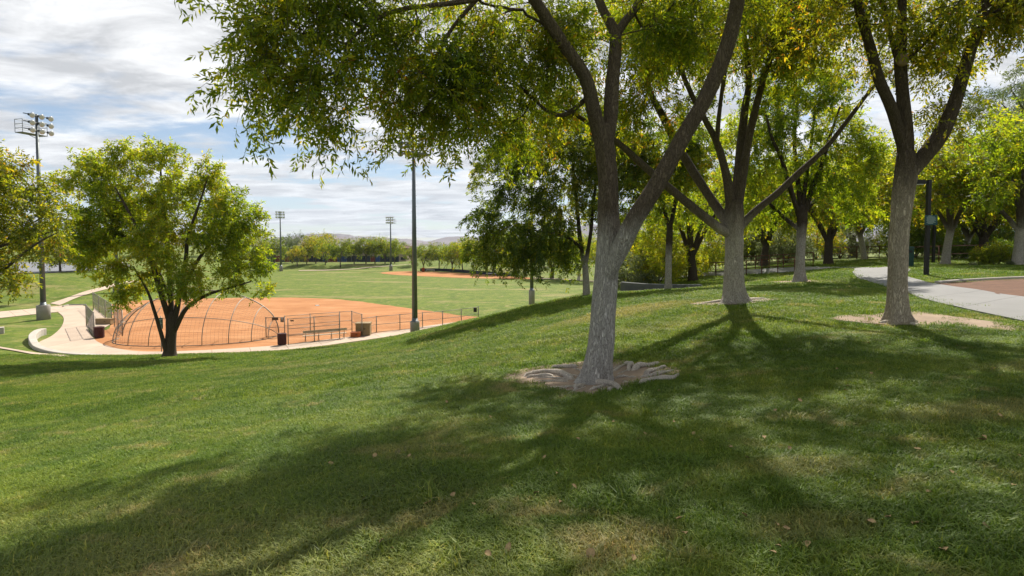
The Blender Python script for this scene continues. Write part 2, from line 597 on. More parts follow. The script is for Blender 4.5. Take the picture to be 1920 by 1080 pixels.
class MB:
    def __init__(self):
        self.v = []
        self.f = []

    def add(self, v, f):
        n = len(self.v)
        self.v.extend([tuple(map(float, p)) for p in v])
        self.f.extend([tuple(i + n for i in q) for q in f])
        return self

    def box(self, c, s, rz=0.0, taper=1.0):
        x, y, z = s[0] / 2, s[1] / 2, s[2] / 2
        ca, sa = math.cos(rz), math.sin(rz)
        vs = []
        for zz, t in ((-z, 1.0), (z, taper)):
            for (a, b) in ((-x, -y), (x, -y), (x, y), (-x, y)):
                a *= t
                b *= t
                vs.append((c[0] + a * ca - b * sa, c[1] + a * sa + b * ca, c[2] + zz))
        return self.add(vs, [(3, 2, 1, 0), (4, 5, 6, 7), (0, 1, 5, 4), (1, 2, 6, 5), (2, 3, 7, 6), (3, 0, 4, 7)])

    def tube(self, pts, r, n=8, caps=True):
        v, q = tube_arrays(pts, r, n)
        k = len(pts)
        self.add(v, q)
        b = len(self.v) - len(v)
        if caps:
            self.f.append(tuple(b + i for i in range(n))[::-1])
            self.f.append(tuple(b + (k - 1) * n + i for i in range(n)))
        return self

    def lathe(self, prof, c, n=12, axis=None):
        """prof: (r, h) list; axis: direction"""
        ax = np.array(axis if axis is not None else (0, 0, 1), float)
        ax /= np.linalg.norm(ax)
        t = np.array([1, 0, 0]) if abs(ax[0]) < .8 else np.array([0, 1, 0])
        a = np.cross(ax, t)
        a /= np.linalg.norm(a)
        b = np.cross(ax, a)
        vs = []
        for (r, h) in prof:
            for i in range(n):
                th = 2 * math.pi * i / n
                vs.append(np.array(c) + ax * h + (a * math.cos(th) + b * math.sin(th)) * r)
        fs = []
        for k in range(len(prof) - 1):
            for i in range(n):
                j = (i + 1) % n
                fs.append((k * n + i, k * n + j, (k + 1) * n + j, (k + 1) * n + i))
        fs.append(tuple(range(n))[::-1])
        fs.append(tuple((len(prof) - 1) * n + i for i in range(n)))
        return self.add(vs, fs)

    def mesh(self, name, smooth=False):
        me = bpy.data.meshes.new(name)
        me.from_pydata(self.v, [], self.f)
        if smooth:
            me.polygons.foreach_set('use_smooth', [True] * len(me.polygons))
        me.update()
        return me

    def build(self, name, mat, parent=None, smooth=False, kind=None, origin=None):
        if origin is not None:
            self.v = [(p[0] - origin[0], p[1] - origin[1], p[2] - origin[2]) for p in self.v]
        return link(name, self.mesh(name, smooth), mat, parent, kind)


def tube_arrays(pts, r, n=8):
    P = np.asarray(pts, float)
    k = len(P)
    R = np.broadcast_to(np.asarray(r, float), (k,))
    T = np.gradient(P, axis=0)
    T /= np.linalg.norm(T, axis=1)[:, None] + 1e-9
    ref = np.array([0.0, 1, 0]) if abs(T[0][1]) < .8 else np.array([1.0, 0, 0])
    U = np.zeros_like(P)
    u = ref
    for i in range(k):
        u = u - T[i] * np.dot(u, T[i])
        u = u / (np.linalg.norm(u) + 1e-9)
        U[i] = u
    W = np.cross(T, U)
    th = np.arange(n) * 2 * math.pi / n
    V = P[:, None] + R[:, None, None] * (U[:, None] * np.cos(th)[None, :, None] + W[:, None] * np.sin(th)[None, :, None])
    q = []
    for i in range(k - 1):
        for j in range(n):
            j2 = (j + 1) % n
            q.append((i * n + j, i * n + j2, (i + 1) * n + j2, (i + 1) * n + j))
    return V.reshape(-1, 3), q


def smooth_path(pts, step=.15, extra=None):
    """Catmull-Rom resample; pts (k,3) and optional radii"""
    P = np.asarray(pts, float)
    X = P if extra is None else np.c_[P, np.asarray(extra, float)]
    if len(X) == 2:
        n = max(2, int(np.linalg.norm(P[1] - P[0]) / step) + 1)
        t = np.linspace(0, 1, n)[:, None]
        out = X[0] * (1 - t) + X[1] * t
    else:
        E = np.vstack([2 * X[0] - X[1], X, 2 * X[-1] - X[-2]])
        out = []
        for i in range(1, len(E) - 2):
            L = np.linalg.norm(E[i + 1][:3] - E[i][:3])
            n = max(2, int(L / step))
            t = np.linspace(0, 1, n, endpoint=False)[:, None]
            a, b, c, d = E[i - 1], E[i], E[i + 1], E[i + 2]
            out.append(.5 * ((2 * b) + (-a + c) * t + (2 * a - 5 * b + 4 * c - d) * t ** 2 + (-a + 3 * b - 3 * c + d) * t ** 3))
        out.append(E[-2][None])
        out = np.vstack(out)
    if extra is None:
        return out
    return out[:, :3], out[:, 3]

# ------------------------------------------------------------------ ground


def axis_coords(a, b, step, lim, g=1.18):
    c = list(np.arange(a, b + 1e-6, step))
    s = step
    while c[-1] < lim:
        s *= g
        c.append(c[-1] + s)
    s = step
    lo = [c[0]]
    while lo[-1] > -lim:
        s *= g
        lo.append(lo[-1] - s)
    return np.array(lo[:0:-1] + c)


def build_ground():
    xs = axis_coords(-42, 34, .32, 7500, 1.09)
    ys = axis_coords(-8, 66, .32, 7500, 1.09)
    X, Y = np.meshgrid(xs, ys)
    Z = height(X.ravel(), Y.ravel())
    nx, ny = len(xs), len(ys)
    idx = np.arange(nx * ny).reshape(ny, nx)
    q = np.stack([idx[:-1, :-1], idx[:-1, 1:], idx[1:, 1:], idx[1:, :-1]], -1).reshape(-1, 4)
    me = np_mesh('lawn', np.c_[X.ravel(), Y.ravel(), Z], q, smooth=True)
    link('lawn', me, 'turf', kind='structure')


build_ground()


def build_mountains():
    rng = np.random.RandomState(4)
    # (ridge distance, list of (photo x, photo y of the crest))
    specs = [
        (5200, [(-300, 452), (0, 448), (150, 445), (330, 440), (480, 447), (560, 441), (600, 436), (640, 437), (690, 443), (760, 447), (800, 452), (840, 444), (870, 441), (910, 446), (1000, 440), (1080, 425), (1150, 410), (1220, 398), (1300, 392), (1400, 398), (1500, 412), (1620, 425), (1750, 438), (1950, 446), (2200, 452)]),
        (3300, [(-300, 455), (100, 452), (350, 448), (500, 452), (545, 447), (580, 442), (615, 440), (650, 443), (700, 450), (770, 456), (900, 457), (1100, 456), (1300, 450), (1500, 454), (2200, 457)]),
    ]
    for D, prof in specs:
        px = np.array([p[0] for p in prof], float)
        py = np.array([p[1] for p in prof], float)
        n = 260
        u = np.linspace(px[0], px[-1], n)
        crest = np.interp(u, px, py)
        dz = (459 - crest) / F * D
        dz *= 1 + .18 * (vnoise(u * .06, 0 * u, 9) - .5) + .12 * (vnoise(u * .2, 0 * u, 8) - .5)
        rows = 16
        V = []
        for r in range(rows):
            t = r / (rows - 1)                 # 0 foot (near) .. 1 crest .. back
            s = t / .7 if t <= .7 else 1 - (t - .7) / .3
            yy = D - 700 * (1 - t / .7) if t <= .7 else D + 900 * (t - .7) / .3
            prof_h = s ** 1.25
            ero = 1 + .55 * (vnoise(u * .09 + r * .35, np.full(n, r * .6), 2) - .5) * (1 - abs(s)) * 2
            z = -12 + (dz + 13.6) * prof_h * ero
            V.append(np.c_[(u - 960) / F * D * (yy / D), np.full(n, yy), z])
        V = np.vstack(V)
        idx = np.arange(rows * n).reshape(rows, n)
        q = np.stack([idx[:-1, :-1], idx[:-1, 1:], idx[1:, 1:], idx[1:, :-1]], -1).reshape(-1, 4)
        link('mountain_range', np_mesh('mountain_range', V, q, smooth=False), 'hill_rock', kind='structure')


build_mountains()


def resample(P, n):
    P = np.asarray(P, float)
    s = np.r_[0, np.cumsum(np.linalg.norm(np.diff(P, axis=0), axis=1))]
    t = np.linspace(0, s[-1], n)
    return np.c_[[np.interp(t, s, P[:, k]) for k in range(P.shape[1])]].T


def flat_poly(name, pix, z, mat, kind='structure', conform=False):
    W = [G(px, py, FZ) for px, py in pix]
    W = smooth_path(np.vstack([W, W[0]]), 1.2)[:-1]
    jit = (vnoise(W[:, 0] * .6, W[:, 1] * .6, 21) - .5) * .5
    W[:, 0] += jit
    W[:, 1] += jit * .7
    me = bpy.data.meshes.new(name)
    me.from_pydata([(p[0], p[1], z) for p in W], [], [tuple(range(len(W)))])
    me.update()
    return link(name, me, mat, kind=kind)


flat_poly('infield_dirt', [(860, 604), (778, 616.5), (700, 626.5), (640, 634.5), (560, 645), (500, 651), (400, 658), (330, 660.5), (265, 660), (222, 656), (192, 647),
                           (178, 640), (190, 622), (205, 611), (212, 580), (214, 569), (260, 564), (330, 561), (400, 559.5), (470, 558.5), (560, 558.5),
                           (640, 562), (700, 569), (780, 580), (850, 589.5), (918, 597), (890, 600.5)], FZ + .022, 'clay')
flat_poly('far_infield_dirt', [(711, 512), (735, 509.5), (800, 509), (870, 512.5), (950, 518), (996, 521), (985, 523.5), (880, 521.5), (780, 517.5), (730, 514.5)], FZ + .03, 'clay')


def strip_grid(name, pairs, mat, off=.03, across=6, step=.3, world=False, parent=None, kind='structure'):
    """sheet between two edge lines laid on the terrain"""
    A = np.array([(p[0] if world else hit(*p[0])[:2]) for p in pairs], float)[:, :2]
    B = np.array([(p[1] if world else hit(*p[1])[:2]) for p in pairs], float)[:, :2]
    A3 = smooth_path(np.c_[A, np.zeros(len(A))], .25)
    B3 = smooth_path(np.c_[B, np.zeros(len(B))], .25)
    L = max(np.linalg.norm(np.diff(A3, axis=0), axis=1).sum(), 1)
    n = max(4, int(L / step))
    A3 = resample(A3, n)
    B3 = resample(B3, n)
    t = np.linspace(0, 1, across + 1)
    V = A3[:, None] * (1 - t)[None, :, None] + B3[:, None] * t[None, :, None]
    V = V.reshape(-1, 3)
    V[:, 2] = height(V[:, 0], V[:, 1]) + off
    idx = np.arange(len(V)).reshape(n, across + 1)
    q = np.stack([idx[:-1, :-1], idx[:-1, 1:], idx[1:, 1:], idx[1:, :-1]], -1).reshape(-1, 4)
    # give the sheet edges a little depth
    me = np_mesh(name, V, q, smooth=True)
    return link(name, me, mat, parent, kind), np.vstack([A3[:, :2], B3[::-1, :2]])


def slab_path(name, pairs, mat, z, n, kind='structure'):
    """flat concrete walk of separate cast slabs with open joints"""
    A = smooth_path([G(*p[0], FZ) for p in pairs], .4)
    B = smooth_path([G(*p[1], FZ) for p in pairs], .4)
    A = resample(A, n * 4 + 1)
    B = resample(B, n * 4 + 1)
    root = thing(name, None, None)
    del root['label'], root['category']
    root['kind'] = kind
    for i in range(n):
        a = A[i * 4:i * 4 + 5].copy()
        b = B[i * 4:i * 4 + 5].copy()
        for arr in (a, b):
            d0 = (arr[1] - arr[0])
            d1 = (arr[-1] - arr[-2])
            arr[0] += d0 / (np.linalg.norm(d0) + 1e-6) * .012
            arr[-1] -= d1 / (np.linalg.norm(d1) + 1e-6) * .012
        k = len(a)
        top = z + random.uniform(-.003, .003)
        vs = [(p[0], p[1], top) for p in a] + [(p[0], p[1], top) for p in b]
        vs += [(p[0], p[1], top - .08) for p in a] + [(p[0], p[1], top - .08) for p in b]
        fs = []
        for j in range(k - 1):
            fs.append((j, k + j, k + j + 1, j + 1))
            fs.append((j, j + 1, 2 * k + j + 1, 2 * k + j))
            fs.append((k + j + 1, k + j, 3 * k + j, 3 * k + j + 1))
        fs.append((0, 2 * k, 3 * k, k))
        fs.append((k - 1, 2 * k - 1, 4 * k - 1, 3 * k - 1))
        me = bpy.data.meshes.new('slab')
        me.from_pydata(vs, [], fs)
        me.update()
        link('slab', me, mat, root)
    return root


random.seed(5)
slab_path('dugout_walk', [((108, 585), (162, 577)), ((119, 596), (161, 592)), ((116, 612), (163, 610)), ((98, 630), (168, 624)), ((70, 645), (175, 634)),
                          ((85, 656), (182, 641)), ((120, 664), (195, 647)), ((180, 668), (225, 655.5)), ((250, 670), (262, 659.5)), ((300, 670), (305, 660)),
                          ((380, 668), (380, 657.5)), ((450, 665), (450, 653.5)), ((520, 660), (520, 648.5)), ((550, 657), (560, 644)), ((600, 650), (605, 638.5)),
                          ((650, 643), (650, 633)), ((700, 636), (700, 626)), ((760, 627.5), (760, 618.5)), ((800, 620), (800, 612)), ((862, 606.5), (862, 603.5))],
          'concrete', FZ + .045, 26)
slab_path('approach_walk', [((-60, 604), (-60, 591)), ((0, 597), (0, 585)), ((50, 591.5), (50, 580.5)), ((108, 585.5), (104, 575)), ((163, 577), (150, 571))], 'concrete', FZ + .06, 9)
strip_grid('meadow_path', [((112, 573), (94, 570)), ((140, 561.5), (127, 558.5)), ((170, 551), (160, 547)), ((200, 542.5), (195, 538.5)), ((222, 536), (216, 532.5)), ((260, 529), (252, 526.5))], 'concrete', .05, 3, 1.0)
strip_grid('mow_strip', [((-40, 648), (-40, 645.5)), ((0, 654.5), (0, 651.5)), ((40, 661.5), (40, 658.5)), ((80, 667), (80, 664)), ((130, 670.5), (130, 667.8))], 'concrete', .06, 2, .4)
strip_grid('dugout_floor', [((163, 611), (180, 627)), ((168, 600), (193, 618)), ((174, 586), (206, 610)), ((177, 579), (212, 606))], 'concrete', .075, 3, 1.0)
strip_grid('outfield_path', [((560, 508.5), (560, 507.6)), ((620, 507.5), (620, 506.5)), ((680, 504), (680, 503)), ((740, 499), (740, 498.2)), ((770, 496.5), (770, 495.9))], 'concrete', .12, 2, 3)
bp = [((1000, 519.8), (1000, 518.8)), ((1060, 522), (1060, 521)), ((1120, 526), (1120, 524.8)), ((1180, 531), (1180, 529.5))]
strip_grid('berm_path', [(G(*p[0], -5.6)[:2], G(*p[1], -5.6)[:2]) for p in bp], 'concrete', .08, 2, 3, world=True)
# parking lot beyond the left bank
pk = [(-260, 518), (0, 515), (110, 511), (200, 505), (250, 501.5), (235, 491.5), (180, 492), (0, 491.5), (-260, 491)]
W = [C(px, py, (1.6 + 3.27) / ((py - 459) / F)) for px, py in pk]
me = bpy.data.meshes.new('parking_lot')
me.from_pydata([(p[0], p[1], -3.22) for p in W], [], [tuple(range(len(W)))])
link('parking_lot', me, 'asphalt', kind='structure')

# hill path on the right
HP = [((1592, 503.5), (1690, 502.5)), ((1600, 513), (1694, 515)), ((1640, 532), (1720, 525)), ((1720, 558), (1790, 539)), ((1800, 579), (1870, 552)), ((1920, 605), (1990, 571)), ((2060, 634), (2130, 592))]
EXCL = []
a0 = hit(*HP[0][0])
b0 = hit(*HP[0][1])
print('path top', a0, b0)
hp_pairs = []
tx, ty = a0[0], a0[1]
hp_pairs += [((tx - 11.5, ty + 10.2), (tx - 10.8, ty + 12.6)), ((tx - 8.0, ty + 8.5), (tx - 7.0, ty + 11)), ((tx - 4.2, ty + 6.2), (tx - 2.6, ty + 8.8)), ((tx - 1.4, ty + 3.4), (tx + 1.2, ty + 5.6))]
hp_pairs += [(hit(*p[0])[:2], hit(*p[1])[:2]) for p in HP[0:]]
hp_root = bpy.data.objects.new('hill_path', None)
COL.objects.link(hp_root)
hp_root['kind'] = 'structure'
HA = smooth_path(np.array([(*p[0][:2], 0) for p in hp_pairs], float), .2)
HB = smooth_path(np.array([(*p[1][:2], 0) for p in hp_pairs], float), .2)
NS = 24
HA, HB = resample(HA, NS * 7 + 1), resample(HB, NS * 7 + 1)
for i in range(NS):
    A7, B7 = HA[i * 7:i * 7 + 8].copy(), HB[i * 7:i * 7 + 8].copy()
    for arr in (A7, B7):
        arr[-1] += (arr[-2] - arr[-1]) * .06
    tt = np.linspace(0, 1, 9)
    V = (A7[:, None] * (1 - tt)[None, :, None] + B7[:, None] * tt[None, :, None]).reshape(-1, 3)
    V[:, 2] = height(V[:, 0], V[:, 1]) + .035
    idx = np.arange(len(V)).reshape(8, 9)
    q = np.stack([idx[:-1, :-1], idx[:-1, 1:], idx[1:, 1:], idx[1:, :-1]], -1).reshape(-1, 4)
    ring = np.concatenate([idx[0, :], idx[1:, -1], idx[-1, -2::-1], idx[-2:0:-1, 0]])
    lowv = V[ring] - np.array([0, 0, .09])
    n0 = len(V)
    m_ = len(ring)
    sk = np.array([(ring[j], n0 + j, n0 + (j + 1) % m_, ring[(j + 1) % m_]) for j in range(m_)])
    link('slab', np_mesh('slab', np.vstack([V, lowv]), np.vstack([q, sk]), smooth=False), 'concrete_grey', hp_root)
EXCL.append(np.vstack([HA[:, :2], HB[::-1, :2]]))
MU = [((1758, 533.5), (1765, 536)), ((1800, 530), (1830, 547)), ((1860, 527), (1890, 557)), ((1920, 524.5), (1960, 567.5)), ((2000, 521), (2070, 587))]
_, poly = strip_grid('mulch_bed', MU, 'mulch', .03, 8, .3)
EXCL.append(poly)


def wall_strip(pts, w, h, base=None, sink=.15):
    """swept rectangular section along ground points (k,3); returns MB in world coordinates"""
    P = np.asarray(pts, float)
    T = np.gradient(P[:, :2], axis=0)
    T /= np.linalg.norm(T, axis=1)[:, None] + 1e-9
    Nn = np.c_[-T[:, 1], T[:, 0]] * w / 2
    hh = np.broadcast_to(np.asarray(h, float), (len(P),))
    vs = []
    for i, p in enumerate(P):
        ch = min(.03, w * .12)
        inn = Nn[i] * (1 - 2 * ch / w)
        vs += [(p[0] + Nn[i][0], p[1] + Nn[i][1], p[2] - sink), (p[0] + Nn[i][0], p[1] + Nn[i][1], p[2] + hh[i] - ch), (p[0] + inn[0], p[1] + inn[1], p[2] + hh[i]),
               (p[0] - inn[0], p[1] - inn[1], p[2] + hh[i]), (p[0] - Nn[i][0], p[1] - Nn[i][1], p[2] + hh[i] - ch), (p[0] - Nn[i][0], p[1] - Nn[i][1], p[2] - sink)]
    fs = []
    for i in range(len(P) - 1):
        for j in range(6):
            k = (j + 1) % 6
            fs.append((i * 6 + j, i * 6 + k, (i + 1) * 6 + k, (i + 1) * 6 + j))
    fs.append((5, 4, 3, 2, 1, 0))
    fs.append(tuple((len(P) - 1) * 6 + j for j in range(6)))
    return MB().add(vs, fs)


def on_ground(P):
    P = np.asarray(P, float)
    P[:, 2] = height(P[:, 0], P[:, 1])
    return P


cp = on_ground(smooth_path([hit(*p) for p in [(1757, 532.5), (1800, 529), (1860, 526), (1920, 523.5), (2000, 520)]], .5))
tag(wall_strip(cp, .15, .10).build('kerb', 'curb'), 'thin concrete kerb between lawn and reddish mulch bed', 'kerb')
cp = smooth_path([G(*p, FZ) for p in [(82, 628), (71, 631), (62, 638), (62, 646), (75, 656), (115, 664.5), (190, 668.5)]], .4)
hh = np.interp(np.linspace(0, 1, len(cp)), [0, .25, .5, 1], [.55, .5, .25, .12])
tag(wall_strip(cp, .45, hh).build('seat_wall', 'curb', smooth=False), 'curved low concrete wall edging the pale dugout walk', 'wall')
cp = smooth_path([G(*p, FZ) for p in [(-30, 628), (8, 625)]], .5)
tag(wall_strip(cp, .6, .55).build('low_wall', 'curb'), 'short pale concrete block wall end in lawn', 'wall')
cp = smooth_path([G(*p, FZ) for p in [(118, 576), (128, 573.5), (145, 573), (160, 573)]], .5)
tag(wall_strip(cp, .2, .18).build('kerb', 'concrete_base'), 'short dark kerb where meadow path meets the walk', 'kerb')
# curved retaining wall under the trees
wl = [C(1166, 544, 31), C(1205, 546, 30.2), C(1250, 546, 29.6), C(1290, 544, 29.3), C(1313, 541, 29.6)]
wtop = [1.6 - (528.5 - 459) / F * 31, 1.6 - (531.5 - 459) / F * 30.2, 1.6 - (533 - 459) / F * 29.6, 1.6 - (533.5 - 459) / F * 29.3, 1.6 - (533 - 459) / F * 29.6]
wl = [np.array([p[0], p[1], t]) for p, t in zip(wl, wtop)]
cp = smooth_path(wl, .4)
tag(wall_strip(cp - np.array([0, 0, .5]), .3, .5, sink=1.0).build('retaining_wall', 'concrete_wall'), 'curved grey concrete retaining wall behind a grey trunk', 'wall')


# ------------------------------------------------------------------ bare soil round trunks
def soil_patch(name, pix, off=.012):
    B = np.array([hit(*p) for p in pix])
    B = smooth_path(np.vstack([B, B[0]]), .12)[:-1]
    c = B.mean(0)
    n = len(B)
    k = np.arange(n)
    wob = 1 + .16 * (vnoise(k * .13, 0 * k, 7) - .5) + .09 * (vnoise(k * .5, 0 * k, 17) - .5)
    B = c + (B - c) * wob[:, None]
    V = [c]
    rings = 8
    for r in range(1, rings + 1):
        V.append(c + (B - c) * (r / rings))
    V = np.vstack([v.reshape(-1, 3) for v in V])
    V[:, 2] = height(V[:, 0], V[:, 1]) + off
    f3 = [(0, 1 + i, 1 + (i + 1) % n) for i in range(n)]
    f4 = []
    for r in range(rings - 1):
        a, b = 1 + r * n, 1 + (r + 1) * n
        for i in range(n):
            j = (i + 1) % n
            f4.append((a + i, b + i, b + j, a + j))
    link(name, np_mesh(name, V, f4, f3, smooth=True), 'soil', kind='structure')
    EXCL.append(B[:, :2])


soil_patch('bare_soil', [(940, 703), (985, 690), (1040, 684), (1090, 681), (1150, 675), (1200, 680), (1245, 685), (1272, 697), (1262, 712), (1225, 722), (1180, 732), (1130, 739), (1075, 738), (1010, 727), (965, 717)])
soil_patch('bare_soil', [(1290, 570), (1330, 565), (1380, 560), (1430, 559), (1465, 562), (1430, 567), (1390, 571), (1330, 574)])
soil_patch('bare_soil', [(1552, 596), (1590, 590), (1640, 591), (1690, 585), (1735, 586), (1790, 594), (1850, 603), (1960, 620), (1960, 634), (1880, 622), (1800, 612), (1720, 612), (1650, 608), (1590, 603)])
soil_patch('bare_soil', [(1440, 529), (1480, 526), (1530, 525), (1560, 526.5), (1520, 530), (1470, 531)])
soil_patch('bare_soil', [(735, 846), (750, 838), (765, 842), (755, 855), (740, 860)], .006)
soil_patch('bare_soil', [(1215, 846), (1240, 838), (1262, 845), (1240, 852)], .006)

# ------------------------------------------------------------------ ball field furniture


def pipe(p, q, r, n=8):
    return MB().tube([p, q], r, n)


def chain_link(A, B, h, sp=.16, r=.0035):
    """woven wire between ground points A and B up to height h (local to A), as flat thin bars"""
    A = np.asarray(A, float)
    B = np.asarray(B, float)
    L = np.linalg.norm((B - A)[:2])
    d = (B - A) / L
    mb = MB()
    k = int((L + h) / sp)
    nrm = np.array([-d[1], d[0], 0])
    for s in (1, -1):
        for i in range(k + 1):
            u0 = i * sp - (h if s > 0 else 0)
            u1 = u0 + h * 1.0
            a, b = (u0, .04), (u1, h)
            if s < 0:
                a, b = (u1, .04), (u0, h)
            # clip to 0..L
            pts = []
            (ua, za), (ub, zb) = a, b
            for (u, z, uo, zo) in ((ua, za, ub, zb), (ub, zb, ua, za)):
                if u < 0:
                    t = (0 - u) / (uo - u) if uo != u else 2
                    u, z = 0, z + (zo - z) * t
                elif u > L:
                    t = (L - u) / (uo - u) if uo != u else 2
                    u, z = L, z + (zo - z) * t
                pts.append((u, z))
            if not (-.01 <= pts[0][0] <= L + .01 and -.01 <= pts[1][0] <= L + .01) or abs(pts[0][0] - pts[1][0]) < .02 or (ua < 0 and ub < 0) or (ua > L and ub > L):
                continue
            p = d * pts[0][0] + np.array([0, 0, pts[0][1]])
            q = d * pts[1][0] + np.array([0, 0, pts[1][1]])
            mb.tube([p + nrm * r * s, q + nrm * r * s], r, 3, caps=False)
    return mb


def fence(label, pix, h, rails=(1.0, .5, .03), wire=True, cat='fence', group=None, r=.035):
    P = [G(px, py, FZ) for px, py in pix]
    o = P[0].copy()
    root = thing('chain_link_fence', label, cat, (o[0], o[1], FZ + .02), group)
    off = np.array([o[0], o[1], FZ])
    for p in P:
        q = p - off
        q[2] = 0
        m = MB().tube([q - (0, 0, .1), q + (0, 0, h)], r * 1.15, 8)
        m.lathe([(r * 1.2, 0), (r * 1.3, .02), (r * .6, .06)], q + np.array((0, 0, h)), 8)
        m.build('post', 'fence_pipe', root, True)
    for a, b in zip(P[:-1], P[1:]):
        a = a - off
        b = b - off
        a[2] = b[2] = 0
        for t in rails:
            pipe(a + (0, 0, h * t), b + (0, 0, h * t), r * .62, 6).build('rail', 'fence_pipe', root, True)
        if wire:
            m = chain_link(a, b, h)
            m.v = [(v[0] + a[0], v[1] + a[1], v[2]) for v in m.v]
            m.build('wire_mesh', 'wire', root, kind='stuff')
    return root


fence('tall chain link panel beside maroon bin at the dugout walk', [(162, 612), (177, 633)], 2.0)
fence('long chain link dugout fence facing the infield dirt', [(175, 579), (186, 588), (198, 598), (210, 608.5)], 1.9)
fence('chain link gate panel ending at the arched backstop', [(214.5, 612), (222, 619.5), (230, 627)], 2.0)
fence('chain link fence behind bench on the infield side', [(534, 630), (582, 625), (637, 620), (660, 618)], 1.62)
fence('chain link fence in front of the long dugout bench', [(540.5, 647.5), (589.6, 642.3), (637, 637)], 1.95, (1.0, .62, .36, .03))
fence('short chain link return beside tan equipment box', [(660, 623.5), (679, 631)], 1.8)
fence('low chain link foul line fence beside the pale walk', [(679, 629), (706, 624), (750, 619.7), (792.4, 615.5), (830, 612), (865, 607.3), (897, 601.7)], 1.38)
fence('low chain link link between backstop and dugout post', [(499, 633), (534, 632)], 1.6)
# small black box on the foul line end post
p = G(891, 601.7, FZ)
MBx = MB().box((0, 0, 0), (.32, .16, .42)).box((0, -.1, .02), (.2, .05, .26))
o = MBx.build('control_box', 'black_metal')
o.location = (p[0], p[1], FZ + 1.1)
tag(o, 'small black box on the foul line fence end post', 'box')


def board_sign(px0, px1, py0, py1, d, mat, label, fig=False):
    a, b = C(px0, py1, d), C(px1, py0, d)
    w, h = b[0] - a[0], b[2] - a[2]
    root = thing('fence_sign', label, 'sign', ((a[0] + b[0]) / 2, d, a[2]))
    MB().box((0, 0, h / 2), (w, .03, h)).build('board', mat, root)
    m = MB()
    if fig:
        m.lathe([(.02, 0), (.055, .02), (.055, .07), (.02, .1)], (0, -.022, h * .70), 8)
        m.box((0, -.022, h * .45), (.10, .008, .22)).box((-.03, -.022, h * .2), (.03, .008, .16)).box((.03, -.022, h * .2), (.03, .008, .16))
    else:
        for k in range(3):
            m.box((0, -.02, h * (.25 + .25 * k)), (w * (.8 - .15 * (k % 2)), .006, h * .07))
    m.build('print', 'white_print' if fig else 'tan_paint', root)


board_sign(510, 521.5, 594.5, 600.3, 43.4, 'sign_brown', 'wide brown sign plate hung on fence by backstop')
board_sign(526, 531.8, 595.5, 604, 43.4, 'sign_brown', 'narrow brown sign with white figure on dugout fence', True)
board_sign(544.5, 550.5, 600, 602.6, 39.5, 'sign_brown', 'tiny brown plate on fence in front of bench')


def backstop():
    A = G(229, 634, FZ)
    B = G(523, 629, FZ)
    mid = (A + B) / 2
    ax = (B - A)
    a = np.linalg.norm(ax) / 2
    ax = ax / np.linalg.norm(ax)
    ny = np.array([ax[1], -ax[0], 0])
    if ny[1] > 0:
        ny = -ny                             # towards the camera
    b, hgt = 4.3, 3.75
    root = thing('backstop', 'arched pipe and wire batting backstop hood on the infield', 'backstop', (mid[0], mid[1], FZ + .02))

    def S(phi, t):
        """phi 0..pi from left end to right end, t 0 at ground .. 1 at rim"""
        bx = -a * math.cos(phi)
        by = b * math.sin(phi) ** .8
        rx = -a * math.cos(phi) * (.86 + .14 * abs(math.cos(phi)))
        rz = hgt * math.sin(phi) ** .85
        s = math.sin(t * math.pi / 2)
        c = 1 - math.cos(t * math.pi / 2)
        x = bx + (rx - bx) * t
        yy = by * (1 - c) - .5 * c * math.sin(phi)
        return ax * x + ny * yy + np.array([0, 0, rz * s])
    ends = [0.02] + [math.pi * k / 10 for k in range(1, 10)] + [math.pi - .02]
    for ph in ends[1:-1]:
        MB().tube([S(ph, t) for t in np.linspace(0, 1, 10)], .031, 7).build('rib', 'fence_pipe', root, True)
    rim = [S(p, 1) for p in np.linspace(.02, math.pi - .02, 34)]
    MB().tube(rim, .045, 7).build('rim_hoop', 'fence_pipe', root, True)
    for t in (.0, .36):
        MB().tube([S(p, t) + np.array([0, 0, .03]) for p in np.linspace(.05, math.pi - .05, 34)], .026, 6).build('cross_rail', 'fence_pipe', root, True)
    m = MB()
    for p in np.linspace(.06, math.pi - .06, 64):
        m.tube([S(p, t) * 1.004 for t in np.linspace(0, 1, 7)], .004, 3, False)
    for t in np.linspace(.04, .96, 22):
        m.tube([S(p, t) * 1.004 for p in np.linspace(.06, math.pi - .06, 24)], .004, 3, False)
    m.build('wire_mesh', 'wire', root, kind='stuff')


backstop()


def bench(label, pa, pb, back=True, h=.45):
    A, B = G(*pa, FZ), G(*pb, FZ)
    L = np.linalg.norm(B - A)
    rz = math.atan2(B[1] - A[1], B[0] - A[0])
    root = thing('players_bench', label, 'bench', (A[0], A[1], FZ + .02), rz=rz)
    for y in (0.0, .15):
        MB().box((L / 2, y, h), (L, .135, .04)).build('seat_plank', 'aluminium', root)
    if back:
        MB().box((L / 2, -.10, h + .33), (L, .035, .19)).build('back_plank', 'aluminium', root)
    n = 4 if L > 2.5 else 2
    for k in range(n):
        x = L * (.06 + .88 * k / (n - 1))
        m = MB().tube([(x, -.14, 0), (x, -.06, h - .02), (x, .22, h - .02)], .022, 6)
        m.tube([(x, .26, 0), (x, .16, h - .02)], .022, 6)
        if back:
            m.tube([(x, -.06, h - .02), (x, -.075, h + .42)], .022, 6)
        m.build('leg', 'fence_pipe', root, True)


bench('long pale bench with back rail in fenced dugout', (568, 642), (650, 635))
bench('pale plank bench along the fence beside maroon bin', (171, 617), (184, 631), False)


